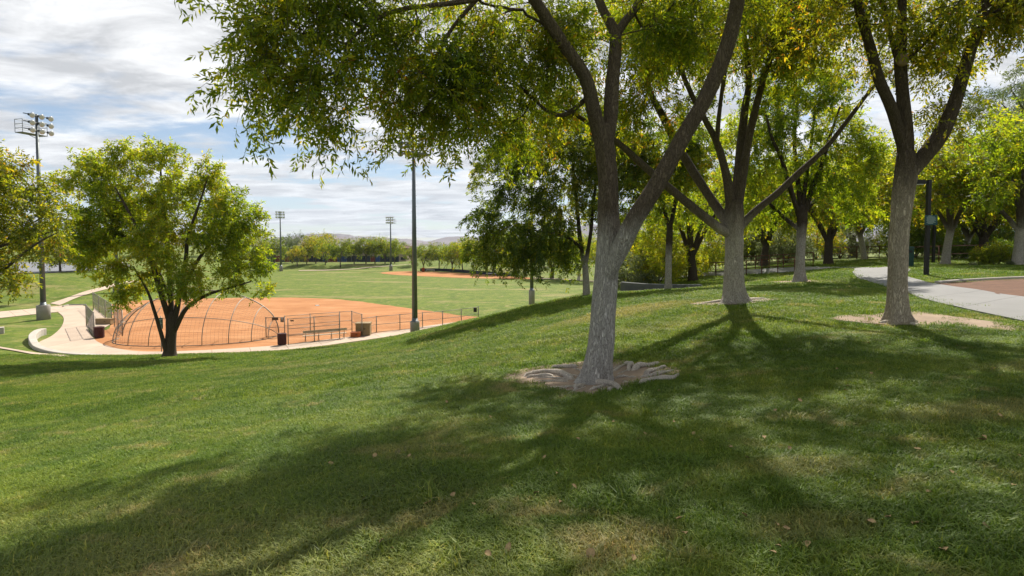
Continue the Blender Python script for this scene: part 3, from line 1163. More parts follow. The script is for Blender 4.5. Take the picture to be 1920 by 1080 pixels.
def slat_bin(label, px, py, w, h):
    p = G(px, py, FZ)
    root = thing('litter_bin', label, 'bin', (p[0], p[1], FZ + .045))
    r = w / 2
    MB().lathe([(r * .92, .05), (r * .92, h - .08)], (0, 0, 0), 18).build('liner', 'black_metal', root, True)
    for k in range(18):
        a = 2 * math.pi * k / 18
        MB().box((math.cos(a) * r, math.sin(a) * r, h / 2), (.03, .105 * r / .33, h - .08), a).build('slat', 'maroon', root)
    MB().lathe([(r * 1.06, h - .07), (r * 1.08, h - .01), (r * .8, h + .015), (r * .72, h - .02)], (0, 0, 0), 18).build('rim', 'maroon', root, True)
    for k in range(3):
        a = 2 * math.pi * k / 3
        MB().box((math.cos(a) * r * .7, math.sin(a) * r * .7, .03), (.06, .06, .06), a).build('foot', 'black_metal', root)



slat_bin('maroon slatted litter bin at the end of the gate fence', 186, 634, .68, .88)
slat_bin('maroon slatted litter bin between backstop and long bench', 529, 647.5, .60, .86)


def chest(name, label, px, py, w, dp, h, mat, rz=0.0, z=.03):
    p = G(px, py, FZ)
    root = thing(name, label, 'box', (p[0], p[1] + dp / 2, FZ + z), rz=rz)
    MB().box((0, 0, h * .46), (w, dp, h * .88)).build('body', mat, root)
    MB().box((0, 0, h * .95), (w * 1.05, dp * 1.05, h * .09)).build('lid', mat, root)
    m = MB()
    for zz in (.32, .62):
        m.box((0, -dp / 2 - .012, h * zz), (w * 1.01, .022, .04))
    m.build('batten', mat, root)
    MB().box((w * .12, -dp / 2 - .03, h * .55), (.12, .03, .05)).build('latch', 'black_metal', root)


chest('equipment_box', 'tall tan equipment box behind the fence return', 679, 630.5, 1.15, .9, 1.05, 'tan_paint', .12)
chest('equipment_chest', 'low orange chest beside the tall tan box', 665.5, 633.5, .74, .5, .40, 'orange', .1, .05)
chest('bench_box', 'long low tan box inside the open dugout fences', 193, 609.5, 1.42, .6, .52, 'tan_paint', 0, .08)
# base on the infield
p = G(595, 573.5, FZ)
o = MB().box((0, 0, .03), (.42, .42, .07), .7, .9).build('base_plate', 'white_print')
o.location = (p[0], p[1], FZ + .03)
tag(o, 'small white base lying on the infield dirt', 'base')
# notice beside the big green tree
p = G(303, 660.5, FZ)
root = thing('notice_sign', 'dark green notice on a post behind the leaning stems', 'sign', (p[0], p[1], FZ + .04))
MB().tube([(0, 0, 0), (0, 0, 2.5)], .035, 8).build('post', 'fence_pipe', root, True)
MB().box((0, -.05, 2.0), (.34, .03, .75)).build('board', 'sign_green', root)
m = MB()
for k in range(7):
    m.box((0, -.068, 1.72 + k * .09), (.24 - .05 * (k % 3), .006, .025))
m.build('print', 'white_print', root)


# ------------------------------------------------------------------ floodlight poles
FLAMP = {}


def flood_parts():
    bell = MB().lathe([(.06, -.26), (.12, -.22), (.15, -.10), (.24, .05), (.31, .16), (.32, .18)], (0, 0, 0), 14, (0, 1, -.28))
    FLAMP['bell'] = bell.mesh('floodlight', True)
    FLAMP['bell'].materials.append(MT['lamp_metal'])
    gl = MB().lathe([(.30, .181), (.28, .20), (.15, .215)], (0, 0, 0), 14, (0, 1, -.28))
    FLAMP['glass'] = gl.mesh('lens', True)
    FLAMP['glass'].materials.append(MT['lamp_glass'])
    bx = MB().box((0, -.33, .08), (.2, .24, .24))
    FLAMP['box'] = bx.mesh('ballast_box')
    FLAMP['box'].materials.append(MT['lamp_dark'])


flood_parts()


def light_pole(label, base, H, face, br, bh, rb, rows=3, cols=4, detail=True):
    root = thing('light_pole', label, 'light pole', base, 'floodlight poles round the ball fields')
    n = 20
    m = MB().lathe([(br, -.3), (br, bh - .04), (br * .96, bh)], (0, 0, 0), n)
    m.build('concrete_base', 'concrete_base', root, True)
    m = MB().lathe([(rb * 1.5, bh), (rb * 1.5, bh + .04), (rb * 1.08, bh + .05), (rb, bh + .3)], (0, 0, 0), 14)
    m.tube([(0, 0, bh + .2), (0, 0, H)], [rb, rb * .5], 14)
    m.build('pole', 'pole_steel', root, True)
    c, s = math.cos(face), math.sin(face)

    def R(x, y, z):
        return (x * c - y * s, x * s + y * c, z)
    if detail:
        m = MB()
        for k in range(int(H / .45)):
            z = bh + 3 + k * .45
            if z < H - 2:
                sd = 1 if k % 2 else -1
                m.tube([R(0, 0, z), R(.24 * sd, 0, z)], .012, 4)
        m.build('step_peg', 'pole_steel', root)
    W = 2.5
    for k in range(rows):
        z = H - .15 - k * .72
        m = MB().tube([R(-W / 2, .12, z), R(W / 2, .12, z)], .045, 6)
        m.build('cross_arm', 'pole_steel', root, True)
        for j in range(cols):
            x = -W / 2 + W * (j + .5) / cols
            b = link('floodlight', FLAMP['bell'], None, root)
            b.location = R(x, .55, z - .12)
            b.rotation_euler = (0, 0, face)
            b.scale = (.82, .82, .82)
            g = link('lens', FLAMP['glass'], None, b)
            q = link('ballast_box', FLAMP['box'], None, b)
    # service cage behind the lamps
    m = MB()
    z0 = H - 1.9
    for (x, y) in ((-1.1, -.25), (1.1, -.25), (-1.1, -1.25), (1.1, -1.25)):
        m.tube([R(x, y, z0), R(x, y, z0 + 1.25)], .025, 5)
    for zz in (z0, z0 + .4, z0 + .8, z0 + 1.25):
        P4 = [R(-1.1, -.25, zz), R(1.1, -.25, zz), R(1.1, -1.25, zz), R(-1.1, -1.25, zz), R(-1.1, -.25, zz)]
        for a, b in zip(P4[:-1], P4[1:]):
            m.tube([a, b], .025, 5)
    m.tube([R(0, 0, z0 - .5), R(0, -1.25, z0)], .03, 5)
    m.build('service_cage', 'pole_steel', root)
    m = MB()
    v = [R(x, y, z0 + z) for z in (-.05, 0) for (x, y) in ((-1.1, -1.25), (1.1, -1.25), (1.1, -.2), (-1.1, -.2))]
    m.add(v, [(3, 2, 1, 0), (4, 5, 6, 7), (0, 1, 5, 4), (1, 2, 6, 5), (2, 3, 7, 6), (3, 0, 4, 7)])
    m.build('platform', 'pole_steel', root)
    return root


light_pole('tall floodlight pole on round concrete base beside approach walk', G(82, 599, FZ), 20.4, -math.pi / 2 - .25, .56, 1.45, .24, 3, 3)
light_pole('tall grey floodlight pole on the walk by the foul line fence', G(778, 624.5, FZ), 16.9, .5, .40, 1.0, .24, 3, 4)
light_pole('floodlight pole behind the grass brow, top lost in leaves', G(997, 579.5, FZ), 17.0, .9, .35, 2.2, .22)
light_pole('floodlight pole on wide concrete base behind the big green tree', G(220, 556.5, FZ), 17.0, -math.pi / 2, .52, 1.4, .24)
light_pole('distant floodlight pole in front of the dark tree row', G(527, 508.5, FZ), 17.0, math.pi + .35, .5, 1.5, .26, 3, 4, False)
light_pole('distant floodlight pole at the edge of far infield', G(733, 507.5, FZ), 15.6, math.pi - .25, .5, 1.5, .26, 3, 4, False)
light_pole('short distant pole at the right end of far infield', G(985, 518.5, FZ), 14.0, math.pi, .4, 1.2, .24, 2, 3, False)

# ------------------------------------------------------------------ far infield furniture
fr = [(820, 513), (850, 513.8), (880, 515), (910, 517), (935, 519)]


def far_fence(label, pts, z, h, mat='fence_pipe'):
    root = thing('dark_fence', label, 'fence', (*pts[0][:2], z))
    P = [np.array([p[0] - pts[0][0], p[1] - pts[0][1], 0]) for p in pts]
    for p in P:
        MB().tube([p, p + (0, 0, h)], .06, 6).build('post', mat, root)
    for a, b in zip(P[:-1], P[1:]):
        d = (b - a)
        L = np.linalg.norm(d)
        rz = math.atan2(d[1], d[0])
        c = (a + b) / 2
        MB().box((c[0], c[1], h * .5), (L, .05, h * .9), rz).build('panel', mat, root)


Pf = [G(px, py, FZ) for px, py in [(788, 508.5), (815, 508.5), (842, 509.5), (870, 511.5), (900, 514), (930, 516.5), (955, 518)]]
far_fence('low dark screen fence behind the far infield', Pf, FZ, .85, 'panel_dark')
for k, (px, py, lb) in enumerate([(808, 509, 'far white bench at the start of the dark screen fence'), (922, 516, 'far white bench near the end of dark screen fence')]):
    p = G(px, py, FZ)
    root = thing('players_bench', lb, 'bench', (p[0], p[1] - 1.2, FZ), rz=-.2)
    MB().box((0, 0, .5), (2.6, .4, .1)).build('seat_plank', 'panel_white', root)
    for x in (-1.1, 1.1):
        MB().box((x, 0, .23), (.12, .3, .46)).build('leg', 'fence_pipe', root)
p = G(795, 509.5, FZ)
root = thing('litter_bin', 'far small orange red bin beside the white bench', 'bin', (p[0], p[1] - 1.2, FZ))
MB().lathe([(.4, 0), (.45, 1.0), (.5, 1.02), (.4, 1.15)], (0, 0, 0), 12).build('drum', 'orange', root, True)
# far backstop hood
c = G(872, 509, FZ)
root = thing('backstop', 'far arched backstop hood among the berm trees', 'backstop', (c[0], c[1] + 3, FZ))
for k in range(7):
    a = math.pi * (k + .5) / 7
    x = -7.5 * math.cos(a)
    MB().tube([(x, 3 * math.sin(a), 0), (x * .97, 2.6 * math.sin(a), 1.9 * math.sin(a)), (x * .85, 0, 3.6 * math.sin(a))], .07, 5).build('rib', 'galvanised', root)
MB().tube([(-7.5 * math.cos(a) * .86, 0, 3.6 * math.sin(a)) for a in np.linspace(0.02, math.pi - .02, 24)], .09, 6).build('rim_hoop', 'galvanised', root)


# ------------------------------------------------------------------ far buildings
def school():
    D = 215.0
    z0 = -5.2
    x0, x1 = C(478, 480, D)[0], C(762, 480, D)[0]
    root = thing('school_building', 'long low tan building behind the far tree row', 'building', ((x0 + x1) / 2, D, z0))
    L = x1 - x0
    MB().box((0, 6, 2.6), (L, 12, 5.2)).build('wall', 'wall_tan', root)
    MB().box((0, 6, 5.35), (L + 1, 13, .35)).build('roof', 'roof_brown', root)
    n = 22
    rng = random.Random(3)
    for k in range(n):
        x = -L / 2 + L * (k + .5) / n
        MB().box((x, -.06, 1.3), (L / n * .62, .1, 1.1)).build('window', 'glass_dark', root)
    root2 = thing('mural_fence', 'dark fence with blue and red panels before the tan building', 'fence', ((x0 + x1) / 2, D - 14, -4.9))
    n = 34
    for k in range(n):
        x = -L / 2 + L * (k + .5) / n
        mt = rng.choice(['panel_dark', 'panel_dark', 'panel_dark', 'panel_blue', 'panel_red', 'panel_dark'])
        MB().box((x, 0, 1.15), (L / n - .12, .12, 2.3)).build('panel', mt, root2)
        if k % 2 == 0:
            MB().box((x - L / n / 2, .1, 1.2), (.14, .14, 2.5)).build('post', 'fence_pipe', root2)
    x0, x1 = C(790, 480, 230)[0], C(1010, 480, 230)[0]
    L = x1 - x0
    r3 = thing('school_building', 'tan block with brown roof behind berm trees', 'building', ((x0 + x1) / 2, 230, z0))
    MB().box((0, 6, 2.0), (L, 12, 4.0)).build('wall', 'wall_tan', r3)
    MB().box((0, 6, 4.2), (L + 1.2, 13.2, .4), 0, .96).build('roof', 'roof_brown', r3)
    for k in range(12):
        MB().box((-L / 2 + L * (k + .5) / 12, -.06, 1.5), (1.6, .1, 1.3)).build('window', 'panel_blue' if k % 4 == 1 else 'glass_dark', r3)
    x0, x1 = C(745, 470, 260)[0], C(775, 470, 260)[0]
    r4 = thing('roofed_house', 'brown roofed house in the gap between far trees', 'building', ((x0 + x1) / 2, 262, z0))
    L = x1 - x0
    MB().box((0, 5, 2), (L, 10, 4.0)).build('wall', 'wall_tan', r4)
    MB().add([(-L / 2 - .5, -.5, 4.0), (L / 2 + .5, -.5, 4.0), (L / 2 + .5, 10.5, 4.0), (-L / 2 - .5, 10.5, 4.0), (-L / 2 + 1, 5, 6.4), (L / 2 - 1, 5, 6.4)],
             [(0, 1, 5, 4), (1, 2, 5), (2, 3, 4, 5), (3, 0, 4), (3, 2, 1, 0)]).build('roof', 'roof_brown', r4)
    MB().box((0, -.06, 1.8), (1.6, .1, 1.4)).build('window', 'glass_dark', r4)


school()


# ------------------------------------------------------------------ right-hand lawn: rails, lamps, bins
def railing(label, P, h=1.02, mids=(.5,), mat='rust_rail', posts=None, cat='railing'):
    P = np.asarray(P, float)
    o = P[0].copy()
    root = thing('railing', label, cat, o)
    for p in P:
        q = p - o
        MB().tube([q - (0, 0, .1), q + (0, 0, h)], .032, 6).build('post', mat, root, True)
    for t in (1.0,) + tuple(mids):
        for a, b in zip(P[:-1], P[1:]):
            MB().tube([a - o + (0, 0, h * t), b - o + (0, 0, h * t)], .03 if t == 1 else .022, 6).build('rail', mat, root, True)


def ground_line(pts, n):
    P = resample(np.c_[np.asarray(pts, float)[:, :2], np.zeros(len(pts))], n)
    return on_ground(P)


ep = np.array([p[0] for p in hp_pairs[:5]], float)
fp = np.array([p[1] for p in hp_pairs[:5]], float)
ext_a = np.vstack([[ep[0] + (-2.6, .6)], ep])
railing('rust brown handrail along the near edge of the ramp', ground_line(ep[:4] + np.array([-.15, -.25]), 13), 1.0)
railing('rust brown handrail along the far edge of the ramp', ground_line(np.vstack([[fp[0] + (-1.2, .3)], fp[:4]]) + np.array([0, .3]), 17), 1.0)
rl = [C(1712, 494, 33), C(1760, 493, 34), C(1830, 491, 36), C(1905, 489, 38)]
railing('rust brown ramp railing before the dark hedge on the lawn', on_ground(np.array([(*p[:2], 0) for p in rl])), 1.05)
rl = [C(1560, 499, 44), C(1600, 498, 45), C(1650, 497, 45), C(1700, 497, 44)]
railing('dark rust railing beyond the top of the grey path', on_ground(resample(np.array([(*p[:2], 0) for p in rl]), 8)), 1.0)


def path_lamp(label, px, d, H, arm=-1, side=0):
    p = C(px, 500, d)
    z = hz(p[0], p[1])
    root = thing('path_lamp', label, 'lamp post', (p[0], p[1], z), 'black path lamps')
    MB().box((0, 0, .01), (.26, .26, .03)).build('base_plate', 'black_metal', root)
    MB().box((0, 0, H / 2), (.13, .13, H)).build('post', 'black_metal', root)
    MB().box((-.18, 0, H - .10), (.24, .07, .09)).build('arm', 'black_metal', root)
    h = MB().box((-.52, 0, H - .10), (.52, .34, .17)).build('lamp_head', 'black_metal', root)
    MB().box((-.52, 0, H - .195), (.42, .26, .02)).build('lens', 'lamp_glass', h)
    return (p[0], p[1], z)


lp = path_lamp('black square path lamp carrying a teal notice board', 1737, 21.5, 3.85)
path_lamp('black square path lamp standing behind the one with notice', 1749.5, 33, 3.6)
sg = thing('notice_board', 'teal notice board with white lines of text on lamp post', 'sign', (lp[0] + .05, lp[1] - .095, lp[2] + 2.02))
MB().box((0, 0, .21), (.50, .03, .40)).build('board', 'sign_teal', sg)
m = MB()
for k, w in enumerate((.16, .30, .36, .34, .38, .28, .36, .22)):
    m.box((.0 - (.38 - w) * .2, -.018, .375 - k * .042), (w, .004, .014))
m.build('print', 'faint_print', sg)
p = C(1697, 497, 27)
bz = hz(p[0], p[1])
root = thing('green_bin', 'dark green square litter bin at the path bend', 'bin', (p[0], p[1], bz))
MB().box((0, 0, .46), (.5, .5, .92)).build('body', 'bin_green', root)
MB().box((0, 0, .98), (.56, .56, .1), 0, .85).build('lid', 'bin_green', root)
MB().box((0, -.255, .78), (.3, .01, .12)).build('slot', 'black_metal', root)

# ------------------------------------------------------------------ trees


def spray_leaves(O, D, rng, n=7, length=.2, ll=.075, lw=.022, vbase=None, vspread=.3):
    """pinnate sprays: O (k,3) origins, D (k,3) directions -> verts, quads, v"""
    k = len(O)
    D = D / (np.linalg.norm(D, axis=1)[:, None] + 1e-9)
    rv = rng.normal(size=(k, 3))
    S = np.cross(D, rv)
    S /= np.linalg.norm(S, axis=1)[:, None] + 1e-9
    Nn = np.cross(S, D)
    npair = (n - 1) // 2
    pos, ax = [], []
    for i in range(npair):
        t = (i + .7) / (npair + .3)
        for sg in (-1, 1):
            pos.append((t, sg))
    pos.append((1.0, 0))
    V, vv = [], []
    for (t, sg) in pos:
        jt = rng.normal(size=(k, 3)) * .33
        ld = D * (.62 if sg else 1.0) + S * (sg * .80) + jt + np.array([0, 0, -.25])
        ld /= np.linalg.norm(ld, axis=1)[:, None]
        wv = np.cross(ld, Nn + rng.normal(size=(k, 3)) * .55)
        wv /= np.linalg.norm(wv, axis=1)[:, None] + 1e-9
        sc = rng.uniform(.7, 1.2, size=(k, 1))
        o = O + D * (length * t)
        up = np.cross(wv, ld)
        p0 = o
        p2 = o + ld * ll * sc + up * (ll * -.12)
        m = o + ld * (ll * .48) * sc
        p1 = m + wv * (lw * .5) * sc
        p3 = m - wv * (lw * .5) * sc
        V.append(np.stack([p0, p1, p2, p3], 1))
        vb = (vbase if vbase is not None else .5) + rng.normal(size=k) * vspread * .5
        vv.append(np.repeat(np.clip(vb, 0, 1)[:, None], 4, 1))
    V = np.stack(V, 1).reshape(-1, 3)
    vv = np.stack(vv, 1).reshape(-1)
    q = np.arange(len(V)).reshape(-1, 4)
    return V, q, vv


def trunk_mesh(path, rad, sides, flare=0.0, lump=.05, seed=0, step=.12):
    P, R = smooth_path(path, step, rad)
    k = len(P)
    V, q = tube_arrays(P, 1.0, sides)
    V = V.reshape(k, sides, 3)
    N3 = V - P[:, None]
    s = np.r_[0, np.cumsum(np.linalg.norm(np.diff(P, axis=0), axis=1))]
    th = np.arange(sides) * 2 * math.pi / sides
    TH, SS = np.meshgrid(th, s)
    cx, sx = np.cos(TH), np.sin(TH)
    lum = 1 + lump * 2 * (vnoise(cx * 1.5 + 5 + seed, SS * 1.6 + sx * 1.5, seed) - .5)
    ridge = vnoise(TH * 20 / math.pi + vnoise(SS * 2.2, TH * 3, seed + 2) * 1.6, SS * 2.4, seed + 1)
    wrap = np.minimum(TH, 2 * math.pi - TH) / (2 * math.pi)
    lum += lump * 1.0 * (ridge - .5) * np.clip(wrap * 12, 0, 1)
    if flare:
        fl = flare * np.exp(-SS / .22) * (1 + .55 * np.cos(TH * 5 + seed) + .25 * np.cos(TH * 3 + 1))
        fl += flare * .35 * np.exp(-SS / .6)
        lum += fl
    V = P[:, None] + N3 * (R[:, None] * lum)[:, :, None]
    return V.reshape(-1, 3), np.array(q), P, R


LEAFTOTAL = [0]


def make_tree(label, base, limbs, blobs, bark, leafmat, seed=0, n_clusters=200, twigs=6, sprays=4, leaflets=7, ll=.075, lw=.023, slen=.2,
              twig_len=(.35, .75), droop=.35, vmean=.45, vspread=.28, trunk_sides=28, limb_sides=14, flare=.5, name='ash_tree', cat='tree', group=None,
              limb_bark=None, roots=None, tip_r=.006, shade_clumps=None, lump=.06, min_up=-.6, single=False, step=.12, blob_w=None):
    """limbs: list of (path (k,3) world, radii); first is the trunk. blobs: (center world, radius(3) or scalar)"""
    rng = np.random.RandomState(seed)
    base = np.asarray(base, float)
    root = thing(name, label, cat, base, group)
    nodes, cost, tang, nrad = [], [], [], []
    for i, (path, rad) in enumerate(limbs):
        path = np.asarray(path, float) - base
        sides = trunk_sides if i == 0 else limb_sides
        V, q, P, R = trunk_mesh(path, rad, sides, flare if i == 0 else 0, lump, seed + i, step if i == 0 else step * 1.3)
        if not single:
            f3 = [(len(V), (len(P) - 1) * sides + j, (len(P) - 1) * sides + (j + 1) % sides) for j in range(sides)]
            V = np.vstack([V, P[-1]])
            link('trunk' if i == 0 else 'limb', np_mesh('trunk' if i == 0 else 'limb', V, q, f3, smooth=True), bark if i == 0 else (limb_bark or bark), root)
        else:
            if i == 0:
                SV, SQ, off = [], [], 0
            SV.append(V)
            SQ.append(q + off)
            off += len(V)
        T = np.gradient(P, axis=0)
        T /= np.linalg.norm(T, axis=1)[:, None] + 1e-9
        d0 = 0.0
        if nodes:
            nn = np.array(nodes)
            j = np.argmin(((nn - P[0]) ** 2).sum(1))
            d0 = cost[j]
        s = d0 + np.r_[0, np.cumsum(np.linalg.norm(np.diff(P, axis=0), axis=1))]
        fr = .55 if i == 0 and len(limbs) > 1 else .25
        for k in range(int(len(P) * fr), len(P), 2):
            nodes.append(P[k])
            cost.append(s[k])
            tang.append(T[k])
            nrad.append(R[k])
    if single:
        link('trunk', np_mesh('trunk', np.vstack(SV), np.vstack(SQ), smooth=True), bark, root)
    # cluster points in the blobs
    w = np.array([(np.prod(np.broadcast_to(b[1], (3,))) ** (.8)) * (b[2] if len(b) > 2 else 1.0) for b in blobs])
    w = w / w.sum()
    cnt = np.maximum(1, np.round(w * n_clusters)).astype(int)
    pts, cv = [], []
    for (bb, c) in zip(blobs, cnt):
        dirs = rng.normal(size=(c, 3))
        dirs /= np.linalg.norm(dirs, axis=1)[:, None]
        rr = rng.uniform(.15, 1, size=(c, 1)) ** .5
        pts.append(np.asarray(bb[0]) - base + dirs * rr * np.broadcast_to(bb[1], (3,)))
        cv.append(np.full(c, rng.normal() * .08) + rng.normal(size=c) * .10)
    for (ec, er, en) in (shade_clumps or []):
        # added upper crown, mostly unseen: small clumps evenly spread to cast dappled shade (jittered grid in the ellipsoid's plan)
        g = int(math.ceil(math.sqrt(en * 1.27)))
        uu, ww = np.meshgrid((np.arange(g) + .5) / g * 2 - 1, (np.arange(g) + .5) / g * 2 - 1)
        uv = np.c_[uu.ravel(), ww.ravel()] + rng.uniform(-.9, .9, size=(g * g, 2)) / g
        uv = uv[(uv ** 2).sum(1) < 1]
        zz = rng.uniform(-1, 1, size=len(uv)) * np.sqrt(1 - (uv ** 2).sum(1))
        pts.append(np.asarray(ec) - base + np.c_[uv, zz] * np.asarray(er))
        cv.append(rng.normal(size=len(uv)) * .12)
    pts = np.vstack(pts)
    cv = np.concatenate(cv) + vmean
    nodes = [np.array(n) for n in nodes]
    NA = np.array(nodes)
    dmin = np.sqrt(((pts[:, None] - NA[None]) ** 2).sum(2)).min(1)
    order = np.argsort(dmin)
    NB = np.zeros((len(nodes) + len(pts) * 14, 3))
    NB[:len(nodes)] = NA
    CB = np.zeros(len(NB))
    CB[:len(cost)] = cost
    TB = np.zeros_like(NB)
    TB[:len(tang)] = np.array(tang)
    RB = np.zeros(len(NB))
    RB[:len(nrad)] = nrad
    PB = np.full(len(NB), -1)
    nn = len(nodes)
    n_limb = nn
    chains = []
    for ci in order:
        p = pts[ci]
        d = p - NB[:nn]
        dist = np.sqrt((d ** 2).sum(1))
        ca = (d * TB[:nn]).sum(1) / (dist + 1e-6)
        sc = dist * (1.25 - .35 * ca) + .16 * CB[:nn] + np.where(d[:, 2] < min_up * dist, .4 * dist, 0)
        j = int(np.argmin(sc))
        L = dist[j]
        a = NB[j]
        ctrl_p = a + TB[j] * L * .35 + np.array([0, 0, .12 * L]) + rng.normal(size=3) * .06 * L
        m = int(np.clip(L / .3, 3, 12))
        t = np.linspace(0, 1, m + 1)[:, None]
        path = a * (1 - t) ** 2 + 2 * ctrl_p * t * (1 - t) + p * t ** 2
        path[1:-1] += rng.normal(size=(m - 1, 3)) * .03 * min(L, 1.5)
        idx = [j]
        for k in range(1, m + 1):
            NB[nn] = path[k]
            CB[nn] = CB[idx[-1]] + np.linalg.norm(path[k] - path[k - 1])
            dv = path[k] - path[k - 1]
            TB[nn] = dv / (np.linalg.norm(dv) + 1e-9)
            PB[nn] = idx[-1]
            idx.append(nn)
            nn += 1
        chains.append((idx, ci))
    # pipe radii
    acc = np.zeros(nn)
    ex = 2.15
    has = np.zeros(nn, bool)
    has[PB[n_limb:nn][PB[n_limb:nn] >= 0]] = True
    for i in range(nn - 1, n_limb - 1, -1):
        if not has[i]:
            acc[i] = tip_r ** ex
        if PB[i] >= 0:
            acc[PB[i]] += acc[i]
    rad = acc ** (1 / ex)
    BV, BQ, off = [], [], 0
    for idx, ci in chains:
        P = NB[idx]
        r = rad[idx].copy()
        if idx[0] < n_limb:
            r[0] = min(r[1] * 1.3, RB[idx[0]] * .8)
            r[1:] = np.minimum(r[1:], RB[idx[0]] * .75)
        else:
            r[0] = r[1]
        sd = 6 if r[0] > .03 else (4 if r[0] > .012 else 3)
        V, q = tube_arrays(P, r, sd)
        BV.append(V)
        BQ.append(np.array(q) + off)
        off += len(V)
    # twigs
    k = len(pts)
    nt_ = k * twigs
    org = np.repeat(pts, twigs, 0) + rng.normal(size=(nt_, 3)) * .05
    cen = pts.mean(0)
    outw = np.repeat(pts - cen, twigs, 0)
    outw /= np.linalg.norm(outw, axis=1)[:, None] + 1e-9
    dirs = rng.normal(size=(nt_, 3)) + outw * .55 + np.array([0, 0, .1])
    dirs /= np.linalg.norm(dirs, axis=1)[:, None]
    Lt = rng.uniform(*twig_len, size=(nt_, 1))
    e1 = org + dirs * Lt * .5 + np.array([0, 0, .02])
    e2 = org + dirs * Lt + np.array([0, 0, -1]) * droop * Lt * rng.uniform(.4, 1.6, size=(nt_, 1))
    # thin 3 sided twig prisms (two segments)
    ref = rng.normal(size=(nt_, 3))
    a1 = np.cross(dirs, ref)
    a1 /= np.linalg.norm(a1, axis=1)[:, None] + 1e-9
    a2 = np.cross(dirs, a1)
    tr = tip_r * .62
    TV = []
    for (c, rr) in ((org, tr), (e1, tr * .75), (e2, tr * .35)):
        for kk in range(3):
            an = 2 * math.pi * kk / 3
            TV.append(c + (a1 * math.cos(an) + a2 * math.sin(an)) * rr)
    TV = np.stack(TV, 1)
    tq = []
    for s in range(2):
        for kk in range(3):
            j2 = (kk + 1) % 3
            tq.append((s * 3 + kk, s * 3 + j2, s * 3 + 3 + j2, s * 3 + 3 + kk))
    tq = (np.arange(nt_)[:, None, None] * 9 + np.array(tq)[None]).reshape(-1, 4)
    BV.append(TV.reshape(-1, 3))
    BQ.append(tq + off)
    br = link('branches', np_mesh('branches', np.vstack(BV), np.vstack(BQ), smooth=True), limb_bark or bark, root, 'stuff')
    # leaves
    O, D, vb = [], [], []
    vt = np.repeat(cv, twigs)
    for s in range(sprays):
        t = (s + rng.uniform(.2, 1.0, size=(nt_, 1))) / sprays
        o = org * (1 - t) ** 2 + 2 * e1 * t * (1 - t) + e2 * t ** 2
        d = (e2 - org) / Lt + rng.normal(size=(nt_, 3)) * .7 + np.array([0, 0, -droop * .8])
        O.append(o)
        D.append(d)
        vb.append(vt + rng.normal(size=nt_) * .06)
    V, q, vv = spray_leaves(np.vstack(O), np.vstack(D), rng, leaflets, slen, ll, lw, np.concatenate(vb), vspread)
    LEAFTOTAL[0] += len(q)
    link('crown', np_mesh('crown', V, q, attr=vv), leafmat, root, 'stuff')
    return root


def copy_tree(src, label, loc, rz=0, sc=1.0, szz=1.0, group=None, leaf=None):
    r = src.copy()
    COL.objects.link(r)
    r.location = tuple(loc)
    r.rotation_euler = (0, 0, rz)
    r.scale = (sc, sc, sc * szz)
    r['label'] = label
    if group:
        r['group'] = group
    for ch in list(src.children):
        c = ch.copy()
        COL.objects.link(c)
        c.parent = r
        if leaf is not None and ch.name.startswith('crown'):
            c.material_slots[0].link = 'OBJECT'
            c.material_slots[0].material = leaf
    return r


def pxlimb(pts, d0, d1=None):
    """traced limb: (px, py, width px) with depth going d0 -> d1"""
    n = len(pts)
    dd = np.linspace(d0, d1 if d1 is not None else d0, n)
    P = [C(p[0], p[1], dd[i]) for i, p in enumerate(pts)]
    R = [p[2] * dd[i] / F / 2 * math.cos(math.atan((p[0] - 960) / F)) for i, p in enumerate(pts)]
    return np.array(P), np.array(R)


def pxblob(px, py, r, d, ry=None, dd=1.0, w=1.0):
    rr = r * d / F
    return (C(px, py, d), (rr, rr * dd, (ry or r) * d / F), w)


# ---- the main tree
D0 = 8.5
mb_base = hit(1118, 715)
D0 = mb_base[1]
print('main tree', mb_base)
limbs = [
    pxlimb([(1118, 722, 60), (1121, 690, 53), (1127, 640, 48), (1132, 570, 44), (1138, 500, 43), (1142, 440, 44), (1141, 400, 39), (1140, 340, 36), (1134, 280, 36), (1126, 235, 33)], D0),
    pxlimb([(1136, 540, 16), (1148, 500, 28), (1166, 458, 36), (1190, 410, 34), (1235, 340, 33), (1285, 250, 32), (1320, 190, 30), (1355, 110, 30), (1375, 40, 29), (1388, -40, 25), (1392, -140, 13), (1380, -260, 5)], D0 - .05, D0 - 1.2),
    pxlimb([(1126, 260, 28), (1112, 200, 26), (1097, 145, 25), (1062, 90, 23), (1022, 30, 21), (985, -30, 20), (930, -130, 15), (900, -250, 9)], D0, D0 - .8),
    pxlimb([(1134, 290, 24), (1144, 230, 26), (1148, 160, 26), (1153, 100, 24), (1152, 60, 20), (1128, 12, 16), (1105, -60, 13), (1090, -180, 8)], D0, D0 + .9),
    pxlimb([(1152, 70, 16), (1172, 40, 15), (1195, 10, 14), (1225, -60, 12), (1270, -160, 8)], D0 + .5, D0 + 1.4),
    pxlimb([(990, -25, 14), (940, -22, 13), (890, -2, 11), (830, 8, 9), (760, 16, 8), (700, 38, 7), (655, 80, 5), (640, 120, 4)], D0 - .6, D0 - 2.2),
    pxlimb([(895, -2, 8), (850, 50, 7), (815, 110, 6), (790, 170, 4)], D0 - .75, D0 - 1.0),
    pxlimb([(1105, 180, 9), (1062, 214, 8), (1030, 210, 6), (1000, 185, 5), (960, 150, 4)], D0, D0 + .6),
]
bl = []
